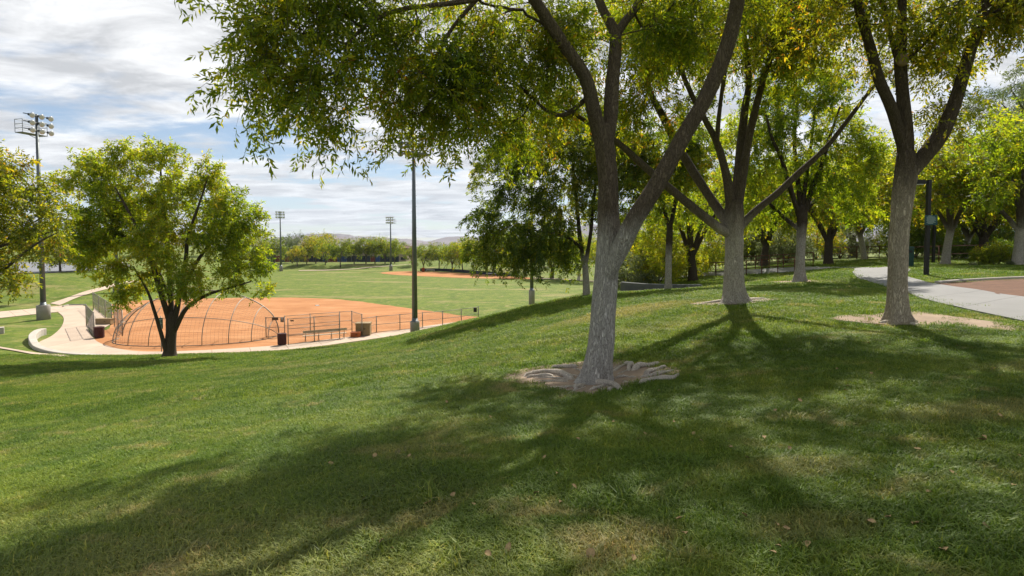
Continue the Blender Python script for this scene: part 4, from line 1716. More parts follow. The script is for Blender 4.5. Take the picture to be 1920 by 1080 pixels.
for a in [(535, 110, 85, 6.3), (590, 150, 75, 6.4), (500, 175, 35, 6.3), (600, 220, 40, 6.4), (545, 30, 70, 6.4), (620, 40, 60, 6.6), (660, -10, 70, 6.8), (760, 70, 70, 7.3), (790, 150, 75, 7.4),
          (755, 215, 40, 7.3), (840, 190, 60, 7.8), (850, 90, 70, 7.8), (910, 130, 70, 8.3), (930, 50, 60, 8.2), (890, 220, 55, 8.6), (985, 120, 60, 8.8), (1010, 60, 60, 8.6),
          (960, 230, 50, 9.2), (1060, 40, 60, 9.0), (1220, 40, 60, 9.3), (1280, 30, 60, 9.4), (700, 60, 50, 7.0), (480, 30, 45, 6.2)]:
    bl.append(pxblob(a[0], a[1], a[2] * .84, a[3], dd=1.1, w=2.0))
for a in [(560, -90, 70, 6.6), (720, -100, 70, 7.2), (860, -90, 70, 8)]:
    bl.append(pxblob(*a, dd=1.0, w=1.0))
main_tree = make_tree('tall ash with pale grey painted trunk and exposed roots', mb_base, limbs, bl, BARK_MAIN, LEAF_GREEN, seed=11, shade_clumps=[(np.array(mb_base) + (-.4, -.5, 7.4), (5.0, 4.8, 1.5), 180)], n_clusters=215, twigs=6, sprays=5, leaflets=9,
                      ll=.095, lw=.028, slen=.22, droop=.36, vmean=.46, vspread=.30, trunk_sides=110, limb_sides=64, flare=.24, lump=.07, step=.06)
roots = [[(1084, 690), (1057, 691), (1032, 692)], [(1080, 712), (1062, 710), (1048, 703), (1026, 699), (1001, 703), (983, 708)], [(1038, 709), (1010, 707), (988, 709)],
         [(1085, 712), (1093, 717), (1110, 720), (1133, 723), (1152, 729), (1168, 735)], [(1096, 722), (1082, 729), (1075, 736)], [(1135, 724), (1120, 731), (1100, 734)],
         [(1171, 684), (1182, 687), (1177, 698)], [(1185, 697), (1202, 690), (1221, 688), (1238, 685)], [(1205, 707), (1227, 696), (1252, 689)], [(1195, 709), (1218, 708), (1240, 703), (1267, 695)],
         [(1196, 722), (1218, 718), (1240, 716), (1262, 713), (1272, 704)], [(1150, 712), (1168, 709), (1195, 708)], [(1152, 730), (1143, 735), (1138, 738)]]
rr_ = [.05, .06, .045, .065, .04, .036, .055, .06, .045, .04, .055, .028, .04]
for pth, r0 in zip(roots, rr_):
    P = np.array([hit(*p) for p in pth])
    P = on_ground(smooth_path(P, .05)) - np.array(mb_base)
    n = len(P)
    t = np.linspace(0, 1, n)
    P[:, 2] += r0 * (.75 - 1.3 * np.abs(t - .45) ** 2) + .012 * np.sin(t * 9 + r0 * 400)
    P[:, :2] += (.02 * np.sin(t * 11 + r0 * 300))[:, None]
    P[-1, 2] -= r0
    R = r0 * (1.05 - .55 * t) * (1 + .12 * np.sin(t * 17)) * np.clip(t * 7 + .15, .15, 1)
    P[0, 2] -= r0
    P[1, 2] -= r0 * .4
    V, q = tube_arrays(P, R, 9)
    link('root', np_mesh('root', V, q, smooth=True), ROOT, main_tree)

rngr = np.random.RandomState(71)
for k in range(26):
    an = rngr.uniform(0, 2 * math.pi)
    L = rngr.uniform(.35, .95)
    r1 = rngr.uniform(.22, .55)
    st = np.array([math.cos(an), math.sin(an) * .9]) * r1 + np.array([mb_base[0] + .02, mb_base[1] + .1])
    dr = an + rngr.uniform(-.6, .6)
    tt = np.linspace(0, 1, 14)
    wob = np.cumsum(rngr.normal(size=14) * .16)
    ang = dr + wob * .5
    xy = st + np.cumsum(np.c_[np.cos(ang), np.sin(ang)] * L / 14, axis=0)
    r0 = rngr.uniform(.012, .026)
    P = np.c_[xy, height(xy[:, 0], xy[:, 1]) + r0 * (.9 - 1.6 * (tt - .45) ** 2 * 2)] - np.array(mb_base)
    P[0, 2] -= r0 * 1.5
    P[-1, 2] -= r0 * 1.5
    V, q = tube_arrays(P, r0 * (1.1 - .7 * tt), 7)
    link('root', np_mesh('root', V, q, smooth=True), ROOT, main_tree)

# ---- second tree (many limbs)
b2 = hit(1380, 567)
d = b2[1]
print('t2', b2)
limbs = [
    pxlimb([(1378, 571, 46), (1377, 545, 38), (1376, 500, 36), (1376, 450, 36), (1376, 410, 40), (1378, 375, 34)], d),
    pxlimb([(1370, 440, 20), (1345, 425, 18), (1293, 384, 16), (1242, 342, 15), (1200, 305, 13), (1159, 268, 11), (1100, 228, 8), (1030, 185, 6), (990, 150, 4)], d, d - 1.0),
    pxlimb([(1368, 425, 20), (1335, 375, 18), (1284, 296, 16), (1242, 217, 14), (1215, 160, 11), (1200, 70, 8), (1190, -20, 5)], d, d + 1.2),
    pxlimb([(1372, 400, 20), (1362, 330, 16), (1345, 270, 13), (1322, 225, 11), (1298, 180, 9), (1270, 110, 7), (1255, 20, 4)], d, d - .8),
    pxlimb([(1380, 390, 24), (1386, 310, 19), (1396, 210, 15), (1404, 150, 12), (1395, 60, 9), (1390, -40, 5)], d, d + .3),
    pxlimb([(1384, 380, 20), (1400, 280, 16), (1415, 210, 14), (1434, 140, 12), (1460, 70, 9), (1485, 0, 6)], d, d - .6),
    pxlimb([(1384, 430, 18), (1420, 393, 15), (1460, 360, 14), (1500, 322, 13), (1550, 275, 11), (1595, 218, 9), (1640, 160, 6), (1675, 130, 4)], d, d - 1.2),
    pxlimb([(1344, 270, 9), (1350, 200, 8), (1362, 120, 7), (1378, 40, 5)], d - .4, d - .9),
]
bl = []
for a in [(1200, 140, 60, d), (1250, 80, 60, d), (1310, 50, 55, d - .5), (1200, 40, 60, d + 1), (1400, 40, 60, d), (1450, 60, 50, d - .5), (1480, 110, 40, d - .6), (1170, 220, 45, d), (1100, 170, 45, d - .8),
          (1040, 190, 50, d - .8), (1000, 240, 45, d - .8), (1500, 30, 50, d - .6), (1280, 200, 35, d), (1430, 160, 40, d), (1340, 140, 40, d + 1)]:
    bl.append(pxblob(*a, dd=1.3))
for a in [(1560, -20, 50, d - 1), (1640, 130, 30, d - 1.2)]:
    bl.append(pxblob(*a, dd=1.3, w=.7))
make_tree('wide spreading ash with many limbs and roots on dirt', b2, limbs, bl, BARK_GREY, LEAF_GREEN, shade_clumps=[(np.array(b2) + (0, -.6, 8.6), (5.2, 5.0, 2.0), 165)], seed=22, n_clusters=215, twigs=6, sprays=5, leaflets=7, ll=.11, lw=.038, droop=.5,
          vmean=.50, vspread=.42, trunk_sides=80, limb_sides=32, flare=.35, lump=.09, step=.09)
tree2 = [o for o in COL.objects if o.get('label', '').startswith('wide spreading ash')][0]
for pth, r0 in [([(1366, 566), (1345, 567.5), (1320, 570), (1300, 572)], .05), ([(1392, 566), (1415, 562), (1440, 561), (1460, 562)], .05), ([(1372, 569), (1355, 572), (1340, 573)], .04), ([(1390, 568), (1420, 566), (1445, 565)], .035)]:
    P = on_ground(smooth_path([hit(*p) for p in pth], .08)) - np.array(b2)
    t = np.linspace(0, 1, len(P))
    P[:, 2] += r0 * (.6 - 1.2 * t ** 2)
    V, q = tube_arrays(P, r0 * (1.2 - .7 * t), 8)
    link('root', np_mesh('root', V, q, smooth=True), ROOT, tree2)

# ---- right tree
b3 = hit(1686, 605)
d = b3[1]
print('t3', b3)
limbs = [
    pxlimb([(1686, 609, 52), (1684, 590, 42), (1683, 540, 37), (1684, 480, 37), (1687, 430, 38), (1692, 370, 42), (1698, 325, 46), (1699, 285, 36)], d),
    pxlimb([(1698, 300, 34), (1697, 240, 31), (1692, 170, 26), (1688, 110, 24), (1690, 60, 20), (1691, 0, 17), (1690, -90, 12), (1680, -200, 7)], d),
    pxlimb([(1692, 270, 22), (1672, 205, 23), (1648, 150, 21), (1632, 90, 19), (1614, 30, 18), (1603, -20, 17), (1585, -120, 11), (1560, -220, 6)], d, d - .7),
    pxlimb([(1706, 325, 30), (1735, 290, 34), (1762, 255, 33), (1785, 205, 29), (1806, 140, 27), (1822, 85, 24), (1846, 20, 22), (1865, -50, 18), (1885, -150, 9), (1890, -240, 4)], d, d - .6),
    pxlimb([(1684, 118, 12), (1668, 60, 11), (1655, 10, 10), (1640, -60, 7)], d, d + .5),
    pxlimb([(1695, 118, 9), (1730, 85, 8), (1758, 55, 7), (1795, 10, 6), (1830, -60, 4)], d, d - .5),
]
bl = []
for a in [(1735, 70, 35, d), (1790, 40, 40, d - .4), (1850, 60, 35, d - .3), (1760, 130, 30, d + .3), (1800, 190, 28, d + .2), (1880, 10, 40, d - .4), (1630, 30, 25, d - .3), (1740, 210, 22, d), (1560, 10, 30, d - .5)]:
    bl.append(pxblob(*a, dd=1.3))
for a in [(1960, -60, 70, d - .6), (1700, -60, 60, d), (1860, -70, 60, d)]:
    bl.append(pxblob(*a, dd=1.3, w=.8))
t3 = make_tree('tan barked ash with forked limbs growing beside the grey path', b3, limbs, bl, BARK_TAN, LEAF_YELLOW, shade_clumps=[(np.array(b3) + (.4, -.9, 7.0), (5.2, 5.0, 1.6), 185)], seed=33, n_clusters=120, twigs=6, sprays=4, leaflets=7, ll=.10, lw=.036, droop=.5,
               vmean=.42, vspread=.35, trunk_sides=90, limb_sides=48, flare=.42, lump=.10, step=.07)
kc = C(1690, 113, d - .15) - np.array(b3)
MB().lathe([(.125, 0), (.13, .03), (.11, .05), (.02, .052)], kc, 16, (0, -1, .1)).build('pruning_scar', 'cut_wood', t3, True)
for pth, r0 in [([(1672, 606), (1655, 607), (1640, 606)], .05), ([(1695, 608), (1712, 610), (1730, 611)], .05)]:
    P = on_ground(smooth_path([hit(*p) for p in pth], .08)) - np.array(b3)
    t = np.linspace(0, 1, len(P))
    P[:, 2] += r0 * (.6 - 1.4 * t ** 2)
    V, q = tube_arrays(P, r0 * (1.2 - .6 * t), 8)
    link('root', np_mesh('root', V, q, smooth=True), ROOT, t3)

# ---- fourth tree
b4 = hit(1500, 528)
d = b4[1]
print('t4', b4)
limbs = [
    pxlimb([(1500, 531, 24), (1500, 500, 18), (1502, 450, 18), (1504, 405, 20), (1503, 385, 15)], d),
    pxlimb([(1500, 410, 11), (1484, 360, 10), (1466, 300, 8), (1448, 260, 6), (1435, 210, 4)], d, d - 1),
    pxlimb([(1503, 400, 11), (1496, 340, 10), (1490, 280, 8), (1492, 220, 6), (1500, 150, 4)], d, d + 1),
    pxlimb([(1508, 400, 11), (1524, 350, 10), (1540, 310, 9), (1555, 260, 7), (1575, 200, 4)], d, d - .5),
    pxlimb([(1498, 430, 9), (1475, 412, 8), (1445, 385, 7), (1405, 350, 6), (1380, 320, 4)], d, d + 1),
    pxlimb([(1510, 395, 9), (1535, 370, 8), (1565, 350, 6), (1600, 340, 4)], d, d + 1),
    pxlimb([(1504, 400, 9), (1512, 330, 8), (1522, 260, 6), (1530, 190, 4)], d, d),
]
bl = []
for a in [(1450, 230, 50, d), (1520, 170, 50, d), (1475, 150, 45, d), (1560, 220, 50, d), (1590, 300, 50, d), (1420, 300, 50, d), (1600, 370, 40, d), (1540, 330, 40, d), (1435, 370, 45, d + 1), (1620, 260, 40, d), (1500, 280, 50, d), (1390, 250, 45, d + 1), (1560, 140, 35, d)]:
    bl.append(pxblob(*a, dd=1.2))
make_tree('slim dark limbed ash in small dirt circle before railing', b4, limbs, bl, BARK_SLIM, LEAF_LIME, seed=44, n_clusters=260, twigs=6, sprays=4, leaflets=7, ll=.15, lw=.055, slen=.22, droop=.4, vmean=.4, vspread=.4,
          trunk_sides=20, limb_sides=9, flare=.3)

# ---- tree on the brow
b5 = C(1100, 556, 29)
b5[2] = hz(b5[0], b5[1])
d = 29
limbs = [
    pxlimb([(1100, 560, 14), (1099, 530, 12), (1097, 495, 11), (1096, 480, 12)], d),
    pxlimb([(1094, 492, 8), (1087, 440, 8), (1082, 390, 7), (1076, 330, 6), (1070, 260, 3)], d),
    pxlimb([(1099, 490, 8), (1107, 440, 7), (1112, 390, 6), (1118, 330, 5), (1125, 260, 3)], d),
    pxlimb([(1093, 470, 6), (1070, 448, 6), (1040, 438, 5), (1000, 432, 3)], d, d - 1.5),
]
bl = []
for a in [(1000, 330, 65, d), (940, 390, 45, d), (905, 420, 35, d - 1), (950, 450, 50, d - 1), (1020, 420, 60, d), (1060, 370, 60, d), (1080, 290, 70, d), (1005, 485, 30, d - 1), (1050, 460, 40, d), (1150, 390, 50, d), (1135, 310, 60, d), (960, 300, 50, d), (905, 320, 30, d), (1180, 300, 50, d), (1120, 240, 60, d), (1020, 260, 60, d), (900, 470, 30, d - 1), (985, 440, 45, d - 2), (1070, 480, 30, d)]:
    bl.append(pxblob(*a, dd=1.1))
make_tree('leafy ash on the grass brow with low hanging crown', b5, limbs, bl, BARK_SLIM, LEAF_DEEP, seed=55, n_clusters=470, twigs=6, sprays=4, leaflets=7, ll=.17, lw=.065, slen=.24, droop=.5, vmean=.42, vspread=.35,
          trunk_sides=16, limb_sides=8, flare=.25, twig_len=(.4, .9))

# ---- tree in front of the curved wall
b6 = C(1253, 546, 28)
b6[2] = hz(b6[0], b6[1])
d = 28
limbs = [
    pxlimb([(1253, 552, 18), (1253, 530, 13), (1254, 470, 12), (1256, 430, 12), (1256, 415, 10)], d),
    pxlimb([(1255, 430, 8), (1246, 395, 8), (1236, 360, 6), (1222, 320, 4)], d),
    pxlimb([(1257, 425, 8), (1264, 390, 8), (1272, 350, 6), (1280, 300, 4)], d),
]
bl = [pxblob(*a, dd=1.1) for a in [(1240, 330, 50, d), (1290, 320, 45, d), (1205, 340, 45, d), (1260, 265, 60, d), (1205, 285, 45, d), (1310, 270, 45, d), (1215, 385, 25, d), (1290, 375, 25, d)]]
make_tree('slender grey trunk ash before the curved retaining wall', b6, limbs, bl, BARK_SLIM, LEAF_GREEN, seed=66, n_clusters=160, twigs=6, sprays=4, leaflets=7, ll=.17, lw=.065, slen=.24, droop=.5, vmean=.40, vspread=.35,
          trunk_sides=16, limb_sides=8, flare=.25, twig_len=(.4, .9))

# ---- big green tree at the foot of the slope
d = 30.0
b7 = C(317, 669, d)
b7[2] = hz(b7[0], b7[1])
limbs = [
    pxlimb([(318, 676, 30), (319, 655, 24), (321, 625, 22), (322, 600, 24), (322, 585, 18)], d),
    pxlimb([(320, 610, 12), (308, 570, 12), (292, 515, 11), (268, 450, 8), (240, 395, 6), (215, 350, 3)], d, d - 1.5),
    pxlimb([(322, 590, 12), (318, 510, 11), (312, 430, 9), (304, 355, 6), (300, 305, 3)], d, d + .5),
    pxlimb([(328, 600, 12), (338, 545, 11), (348, 490, 9), (354, 440, 7), (378, 370, 4), (390, 330, 3)], d, d - .5),
    pxlimb([(328, 620, 10), (350, 578, 9), (388, 553, 7), (430, 540, 4), (470, 528, 3)], d, d - 1.5),
    pxlimb([(336, 560, 8), (370, 490, 7), (410, 440, 6), (450, 410, 3)], d, d + 1.5),
    pxlimb([(313, 664, 10), (302, 625, 8), (290, 585, 7), (276, 545, 5), (250, 500, 3)], d - .2, d - 1.2),
    pxlimb([(320, 560, 7), (280, 480, 6), (210, 430, 5), (160, 400, 3)], d, d + 1.5),
]
bl = []
for a in [(250, 300, 42, d), (308, 295, 40, d), (190, 312, 42, d), (390, 330, 38, d), (145, 335, 38, d), (225, 375, 60, d), (320, 370, 60, d), (420, 375, 40, d), (455, 430, 42, d), (415, 450, 55, d), (300, 450, 60, d - 1), (190, 430, 55, d),
          (145, 410, 40, d), (470, 490, 35, d), (430, 510, 40, d - 1), (345, 520, 45, d - 1.5), (245, 515, 45, d - 1), (495, 530, 18, d - 1), (165, 475, 35, d), (400, 410, 45, d + 1.5), (260, 420, 60, d + 1.5), (480, 400, 22, d), (225, 545, 25, d - 1)]:
    bl.append(pxblob(a[0], a[1], a[2] * .80, a[3], dd=1.15))
make_tree('big bright green tree before the arched backstop', b7, limbs, bl, BARK_DARK, LEAF_LIME, seed=77, n_clusters=500, twigs=6, sprays=5, leaflets=5, ll=.19, lw=.072, slen=.25, droop=.2, vmean=.50, vspread=.36,
          trunk_sides=18, limb_sides=9, flare=.3, twig_len=(.35, .75))

# ---- autumn tree whose trunk stands outside the left of the view
d = 21.0
b8 = C(-170, 700, d)
b8[2] = hz(b8[0], b8[1])
pb = (b8 - EYE)[2]
limbs = [
    (np.array([b8 - (0, 0, .1), b8 + (.05, 0, 1.2), b8 + (.1, 0, 2.4), b8 + (.15, 0, 3.2)]), np.array([.36, .27, .26, .22])),
    pxlimb([(-165, 560, 12), (-80, 530, 10), (0, 507, 8), (28, 488, 7), (55, 466, 6), (84, 448, 4), (110, 435, 2)], d, d - 1),
    pxlimb([(-160, 540, 12), (-90, 500, 9), (0, 462, 7), (42, 452, 5), (105, 431, 3)], d, d),
    pxlimb([(-160, 530, 12), (-70, 480, 9), (0, 458, 7), (30, 436, 5), (75, 410, 3)], d, d + 1),
    pxlimb([(-165, 530, 12), (-140, 430, 9), (-60, 350, 6), (0, 310, 3)], d, d),
]
bl = [pxblob(*a, dd=1.2) for a in [(20, 320, 40, d), (60, 360, 45, d), (0, 400, 60, d), (80, 420, 40, d), (50, 460, 40, d - .5), (20, 505, 40, d - .5), (-70, 400, 90, d), (-150, 350, 110, d), (-40, 310, 55, d), (-60, 480, 60, d), (110, 400, 22, d), (-10, 530, 30, d - .8), (95, 460, 18, d)]]
make_tree('autumn tinted yellow brown tree reaching in beside floodlight pole', b8, limbs, bl, BARK_GREY, LEAF_YELLOW, seed=88, n_clusters=300, twigs=6, sprays=5, leaflets=5, ll=.15, lw=.058, slen=.2, droop=.25, vmean=.36, vspread=.42,
          trunk_sides=18, limb_sides=9, flare=.3)


# ------------------------------------------------------------------ generic trees for the middle and far distance
def generic(label, base, H, R, seed, bark, leaf, n_clusters, ll, lw, trunk_h=None, tr=.18, nl=5, low=.35, twigs=5, sprays=3, leaflets=5, vmean=.45, vspread=.35, single=True, name='park_tree', sides=10, droop=.3, slen=None,
            twig_len=(.4, .9), cat='tree', group=None, tip_r=.008):
    rng = np.random.RandomState(seed)
    base = np.asarray(base, float)
    th = trunk_h or H * .24
    lean = rng.normal(size=2) * .03 * H
    P0 = [base + (0, 0, -.1), base + (lean[0] * .2, lean[1] * .2, th * .5), base + (lean[0] * .5, lean[1] * .5, th)]
    limbs = [(np.array(P0), np.array([tr * 1.1, tr, tr * .95]))]
    bl = []
    for k in range(nl):
        an = 2 * math.pi * (k + rng.uniform(-.25, .25)) / nl
        rr = R * rng.uniform(.45, .75)
        zt = H * rng.uniform(.62, .9)
        dr = np.array([math.cos(an), math.sin(an), 0])
        top = P0[-1]
        pts = [top - (0, 0, .12 * th), top + dr * rr * .35 + (0, 0, (zt - th) * .42), top + dr * rr * .75 + (0, 0, (zt - th) * .8), top + dr * rr + (0, 0, (zt - th))]
        limbs.append((np.array(pts), np.array([tr * .6, tr * .45, tr * .25, tr * .1])))
        bl.append((pts[2] + dr * R * .1, (R * .42, R * .42, H * .15), 1.0))
        bl.append((pts[3], (R * .36, R * .36, H * .12), 1.0))
        zl = H * rng.uniform(low, low + .15)
        bl.append((base + dr * R * .62 + (0, 0, zl), (R * .34, R * .34, H * .11), 1.0))
    bl.append((base + (0, 0, H * .86), (R * .4, R * .4, H * .12), 1.0))
    bl.append((base + (0, 0, H * .6), (R * .45, R * .45, H * .16), .8))
    return make_tree(label, base, limbs, bl, bark, leaf, seed=seed, n_clusters=n_clusters, twigs=twigs, sprays=sprays, leaflets=leaflets, ll=ll, lw=lw, slen=slen or ll * 1.6, droop=droop, vmean=vmean, vspread=vspread,
                     trunk_sides=sides, limb_sides=max(5, sides // 2), flare=.25, single=single, name=name, step=.3, twig_len=twig_len, cat=cat, group=group, tip_r=tip_r, lump=.06)


def gp(px, d):
    p = C(px, 480, d)
    p[2] = hz(p[0], p[1])
    return p


# middle distance, right side
GR = 'park trees behind the railings and lawn'
mA = generic('grey trunked park tree behind the second black lamp', gp(1772, 31), 8.6, 4.6, 101, BARK_GREY, LEAF_YELLOW, 260, .21, .085, 2.1, .20, 5, .38, vmean=.42, group=GR)
mB = generic('park tree rooted at the lawn edge beside the hedge', gp(1908, 27), 8.2, 4.8, 102, BARK_GREY, LEAF_LIME, 260, .21, .085, 1.9, .20, 5, .42, vmean=.4, group=GR)
mC = generic('multi stemmed dark trunk tree behind the ramp handrail', gp(1300, 37), 8.5, 4.4, 103, BARK_DARK, LEAF_LIME, 250, .21, .085, 1.7, .28, 6, .40, vmean=.45, group=GR)
mD = generic('pale feathery tree with fine leaves above the hedge', gp(1990, 33), 14.5, 6.8, 104, BARK_GREY, LEAF_PALE, 380, .2, .06, 3.5, .26, 6, .35, vmean=.5, group=GR, droop=.6)
for i, (src, lb, px, dd, rz, sc, sz, lf) in enumerate([
    (mC, 'dark forked tree beyond the top of grey path', 1553, 38, 1.0, .95, 1.0, LEAF_GREEN),
    (mA, 'tree with tan forked stem beyond the path railing', 1621, 42, 2.2, .95, 1.0, LEAF_LIME),
    (mB, 'dense tree behind the green square bin', 1690, 47, 3.1, 1.1, 1.0, LEAF_GREEN),
    (mC, 'dark low forking tree between lamp and hedge', 1845, 40, 4.2, 1.05, .9, LEAF_YELLOW),
    (mB, 'dark trunk tree behind hedge, left of forked one', 1808, 42, 5.0, 1.0, .9, LEAF_LIME),
    (mA, 'yellowing tree crowding the right lawn background', 2010, 36, .5, 1.1, 1.0, LEAF_YELLOW),
    (mC, 'tree seen between two grey trunks along the railing', 1432, 42, 2.8, .95, 1.0, LEAF_LIME),
    (mA, 'bright tree left of the multi stemmed dark trunk', 1212, 46, 3.9, .8, .85, LEAF_LIME),
    (mB, 'bright leafy tree over the curved retaining wall', 1170, 52, 1.7, .85, .85, LEAF_YELLOW),
    (mC, 'tall green tree far behind the grey path bend', 1600, 58, .3, 1.25, 1.1, LEAF_GREEN),
    (mA, 'tall green tree far behind the ramp handrails', 1480, 60, 4.4, 1.25, 1.1, LEAF_LIME),
    (mB, 'tall tree filling the gap beyond multi stemmed trunk', 1365, 58, 5.2, 1.15, 1.1, LEAF_GREEN),
    (mA, 'tall dark tree far beyond the hedge', 1900, 56, 2.0, 1.3, 1.15, LEAF_GREEN),
    (mB, 'tall tree far behind the black lamps', 1745, 58, 3.3, 1.25, 1.1, LEAF_YELLOW),
    (mC, 'broad tree filling in beyond the hedge railing', 1830, 64, 1.1, 1.3, 1.1, LEAF_LIME),
    (mA, 'green tree far off beyond the clipped bushes', 1960, 62, 3.7, 1.3, 1.1, LEAF_GREEN),
    (mC, 'green tree far off beyond the green bin', 1680, 70, 5.5, 1.4, 1.1, LEAF_LIME),
    (mB, 'distant tree seen between slim ash and path top', 1545, 72, .9, 1.4, 1.1, LEAF_GREEN),
]):
    copy_tree(src, lb, gp(px, dd), rz, sc, sz, GR, lf)

# shrubs with leaves to the ground
SG = 'bright shrubs behind the ramp'


def shrub(label, base, H, R, seed, leaf, n, ll, lw, name='shrub', cat='shrub', group=SG, vmean=.5, twigs=5, sprays=3, twig_len=(.25, .55), leaflets=5):
    rng = np.random.RandomState(seed)
    base = np.asarray(base, float)
    limbs = []
    for k in range(4):
        an = k * 1.57 + rng.uniform(-.4, .4)
        dr = np.array([math.cos(an), math.sin(an), 0])
        limbs.append((np.array([base + dr * .05, base + dr * R * .25 + (0, 0, H * .3), base + dr * R * .5 + (0, 0, H * .7)]), np.array([.04, .03, .012]) * max(.4, H / 3)))
    bl = [(base + (0, 0, H * .28), (R * .9, R * .9, H * .24)), (base + (0, 0, H * .55), (R * .85, R * .85, H * .26)), (base + (0, 0, H * .8), (R * .55, R * .55, H * .18))]
    for k in range(4):
        an = rng.uniform(0, 6.28)
        bl.append((base + (math.cos(an) * R * .6, math.sin(an) * R * .6, H * rng.uniform(.3, .75)), (R * .4, R * .4, H * .2)))
    return make_tree(label, base, limbs, bl, BARK_DARK, leaf, seed=seed, n_clusters=n, twigs=twigs, sprays=sprays, leaflets=leaflets, ll=ll, lw=lw, slen=ll * 1.5, droop=.15, vmean=vmean, vspread=.4,
                     trunk_sides=5, limb_sides=5, flare=0, single=True, name=name, cat=cat, group=group, step=.3, twig_len=twig_len)


sA = shrub('bright lime shrub behind the wall, tallest of the mass', gp(1232, 36), 3.9, 2.6, 201, LEAF_LIME, 200, .13, .055, vmean=.55)
for (lb, px, dd, rz, sc, sz, lf) in [
    ('dull green shrub at the left end of curved wall', 1182, 35, 1.0, .75, .9, LEAF_PALE),
    ('lime shrub beside the slender grey trunk', 1268, 39, 2.0, .95, .95, LEAF_LIME),
    ('lime shrub behind the multi stemmed dark trunk', 1318, 42, 3.0, 1.0, 1.0, LEAF_LIME),
    ('yellow green shrub right of the multi limbed ash', 1435, 47, 4.0, 1.1, .95, LEAF_LIME),
    ('pale shrub behind the railing near slim ash', 1475, 44, 5.0, .9, .9, LEAF_PALE),
    ('green shrub beyond the path top railing', 1575, 50, .6, 1.05, .8, LEAF_PALE),
    ('lime shrub beyond the path bend railing', 1665, 50, 1.6, .9, .8, LEAF_LIME),
    ('dark shrub behind the green bin', 1715, 46, 2.6, 1.15, 1.0, LEAF_HEDGE),
    ('grey green shrub hidden behind the forked limb', 1385, 48, 3.6, 1.2, 1.0, LEAF_PALE),
    ('green shrub at the end of path railing', 1530, 48, 4.6, 1.0, .9, LEAF_GREEN),
    ('large green shrub far behind the hedge railing', 1790, 54, 1.9, 1.4, .9, LEAF_GREEN),
    ('large green shrub far behind round bushes', 1850, 52, 2.9, 1.4, .9, LEAF_HEDGE),
    ('large green shrub far behind the hedge blocks', 1915, 50, 3.9, 1.4, .9, LEAF_GREEN),
    ('large green shrub beyond the lamps and railing', 1745, 56, 4.9, 1.3, .9, LEAF_GREEN),
]:
    copy_tree(sA, lb, gp(px, dd), rz, sc, sz, SG, lf)
# clipped hedge and balls on the right lawn
hB = shrub('low clipped round bush left of pair at the hedge', gp(1838, 28.5), .95, .66, 211, LEAF_LIME, 130, .045, .024, 'clipped_bush', 'bush', 'clipped bushes on the lawn edge', .55, 5, 3, (.06, .16))
copy_tree(hB, 'wider clipped round bush right of pair at hedge', gp(1868, 28), 1.2, 1.22, 1.0, 'clipped bushes on the lawn edge')
hC = shrub('dark clipped hedge block behind the railing, left length', gp(1795, 41), 1.45, 1.7, 212, LEAF_HEDGE, 200, .07, .035, 'hedge', 'hedge', 'clipped hedges behind the lawn', .5, 5, 3, (.1, .25))
copy_tree(hC, 'dark clipped hedge block behind the railing, middle length', gp(1850, 42), 1.0, 1.1, 1.0, 'clipped hedges behind the lawn')
copy_tree(hC, 'clipped hedge block beside the grey trunk and round bushes', gp(1900, 33), 2.0, .95, 1.05, 'clipped hedges behind the lawn')
copy_tree(hC, 'bushy hedge block right of the lawn edge trunk', gp(1960, 31), 2.0, .95, 1.1, 'clipped hedges behind the lawn')
for k, (px, dd, sc, lb) in enumerate([(1824, 27.5, .30, 'small pale tuft before the smaller round bush'), (1893, 27, .32, 'small pale tuft before the wider round bush')]):
    copy_tree(hB, lb, gp(px, dd), k, sc, .8, 'clipped bushes on the lawn edge', LEAF_PALE)

# trees by the far left parking
PG = 'young trees by the parking lot'
fA = generic('bushy young tree at the parking lot edge, leftmost', gp(112, 96), 6.5, 3.6, 301, BARK_DARK, LEAF_YELLOW, 110, .34, .14, 1.7, .17, 4, .36, 4, 3, 4, group=PG)
for (lb, px, dd, rz, sc, sz, lf) in [
    ('young dark stemmed tree before the parking asphalt', 146, 99, 1, 1.0, 1.0, LEAF_GREEN),
    ('young lime tree before the parking asphalt', 164, 100, 2, .9, .9, LEAF_LIME),
    ('leaning young tree at the parking edge near big tree', 182, 97, 3, .9, .9, LEAF_LIME),
    ('far tree across the parking lot by the street', 60, 165, 4, 1.3, 1.2, LEAF_GREEN),
    ('far tree across the parking lot behind pole', 90, 172, 5, 1.4, 1.2, LEAF_LIME),
    ('far round tree beyond the lot behind big tree', 205, 170, .4, 1.4, 1.2, LEAF_GREEN),
]:
    copy_tree(fA, lb, gp(px, dd), rz, sc, sz, PG, lf)

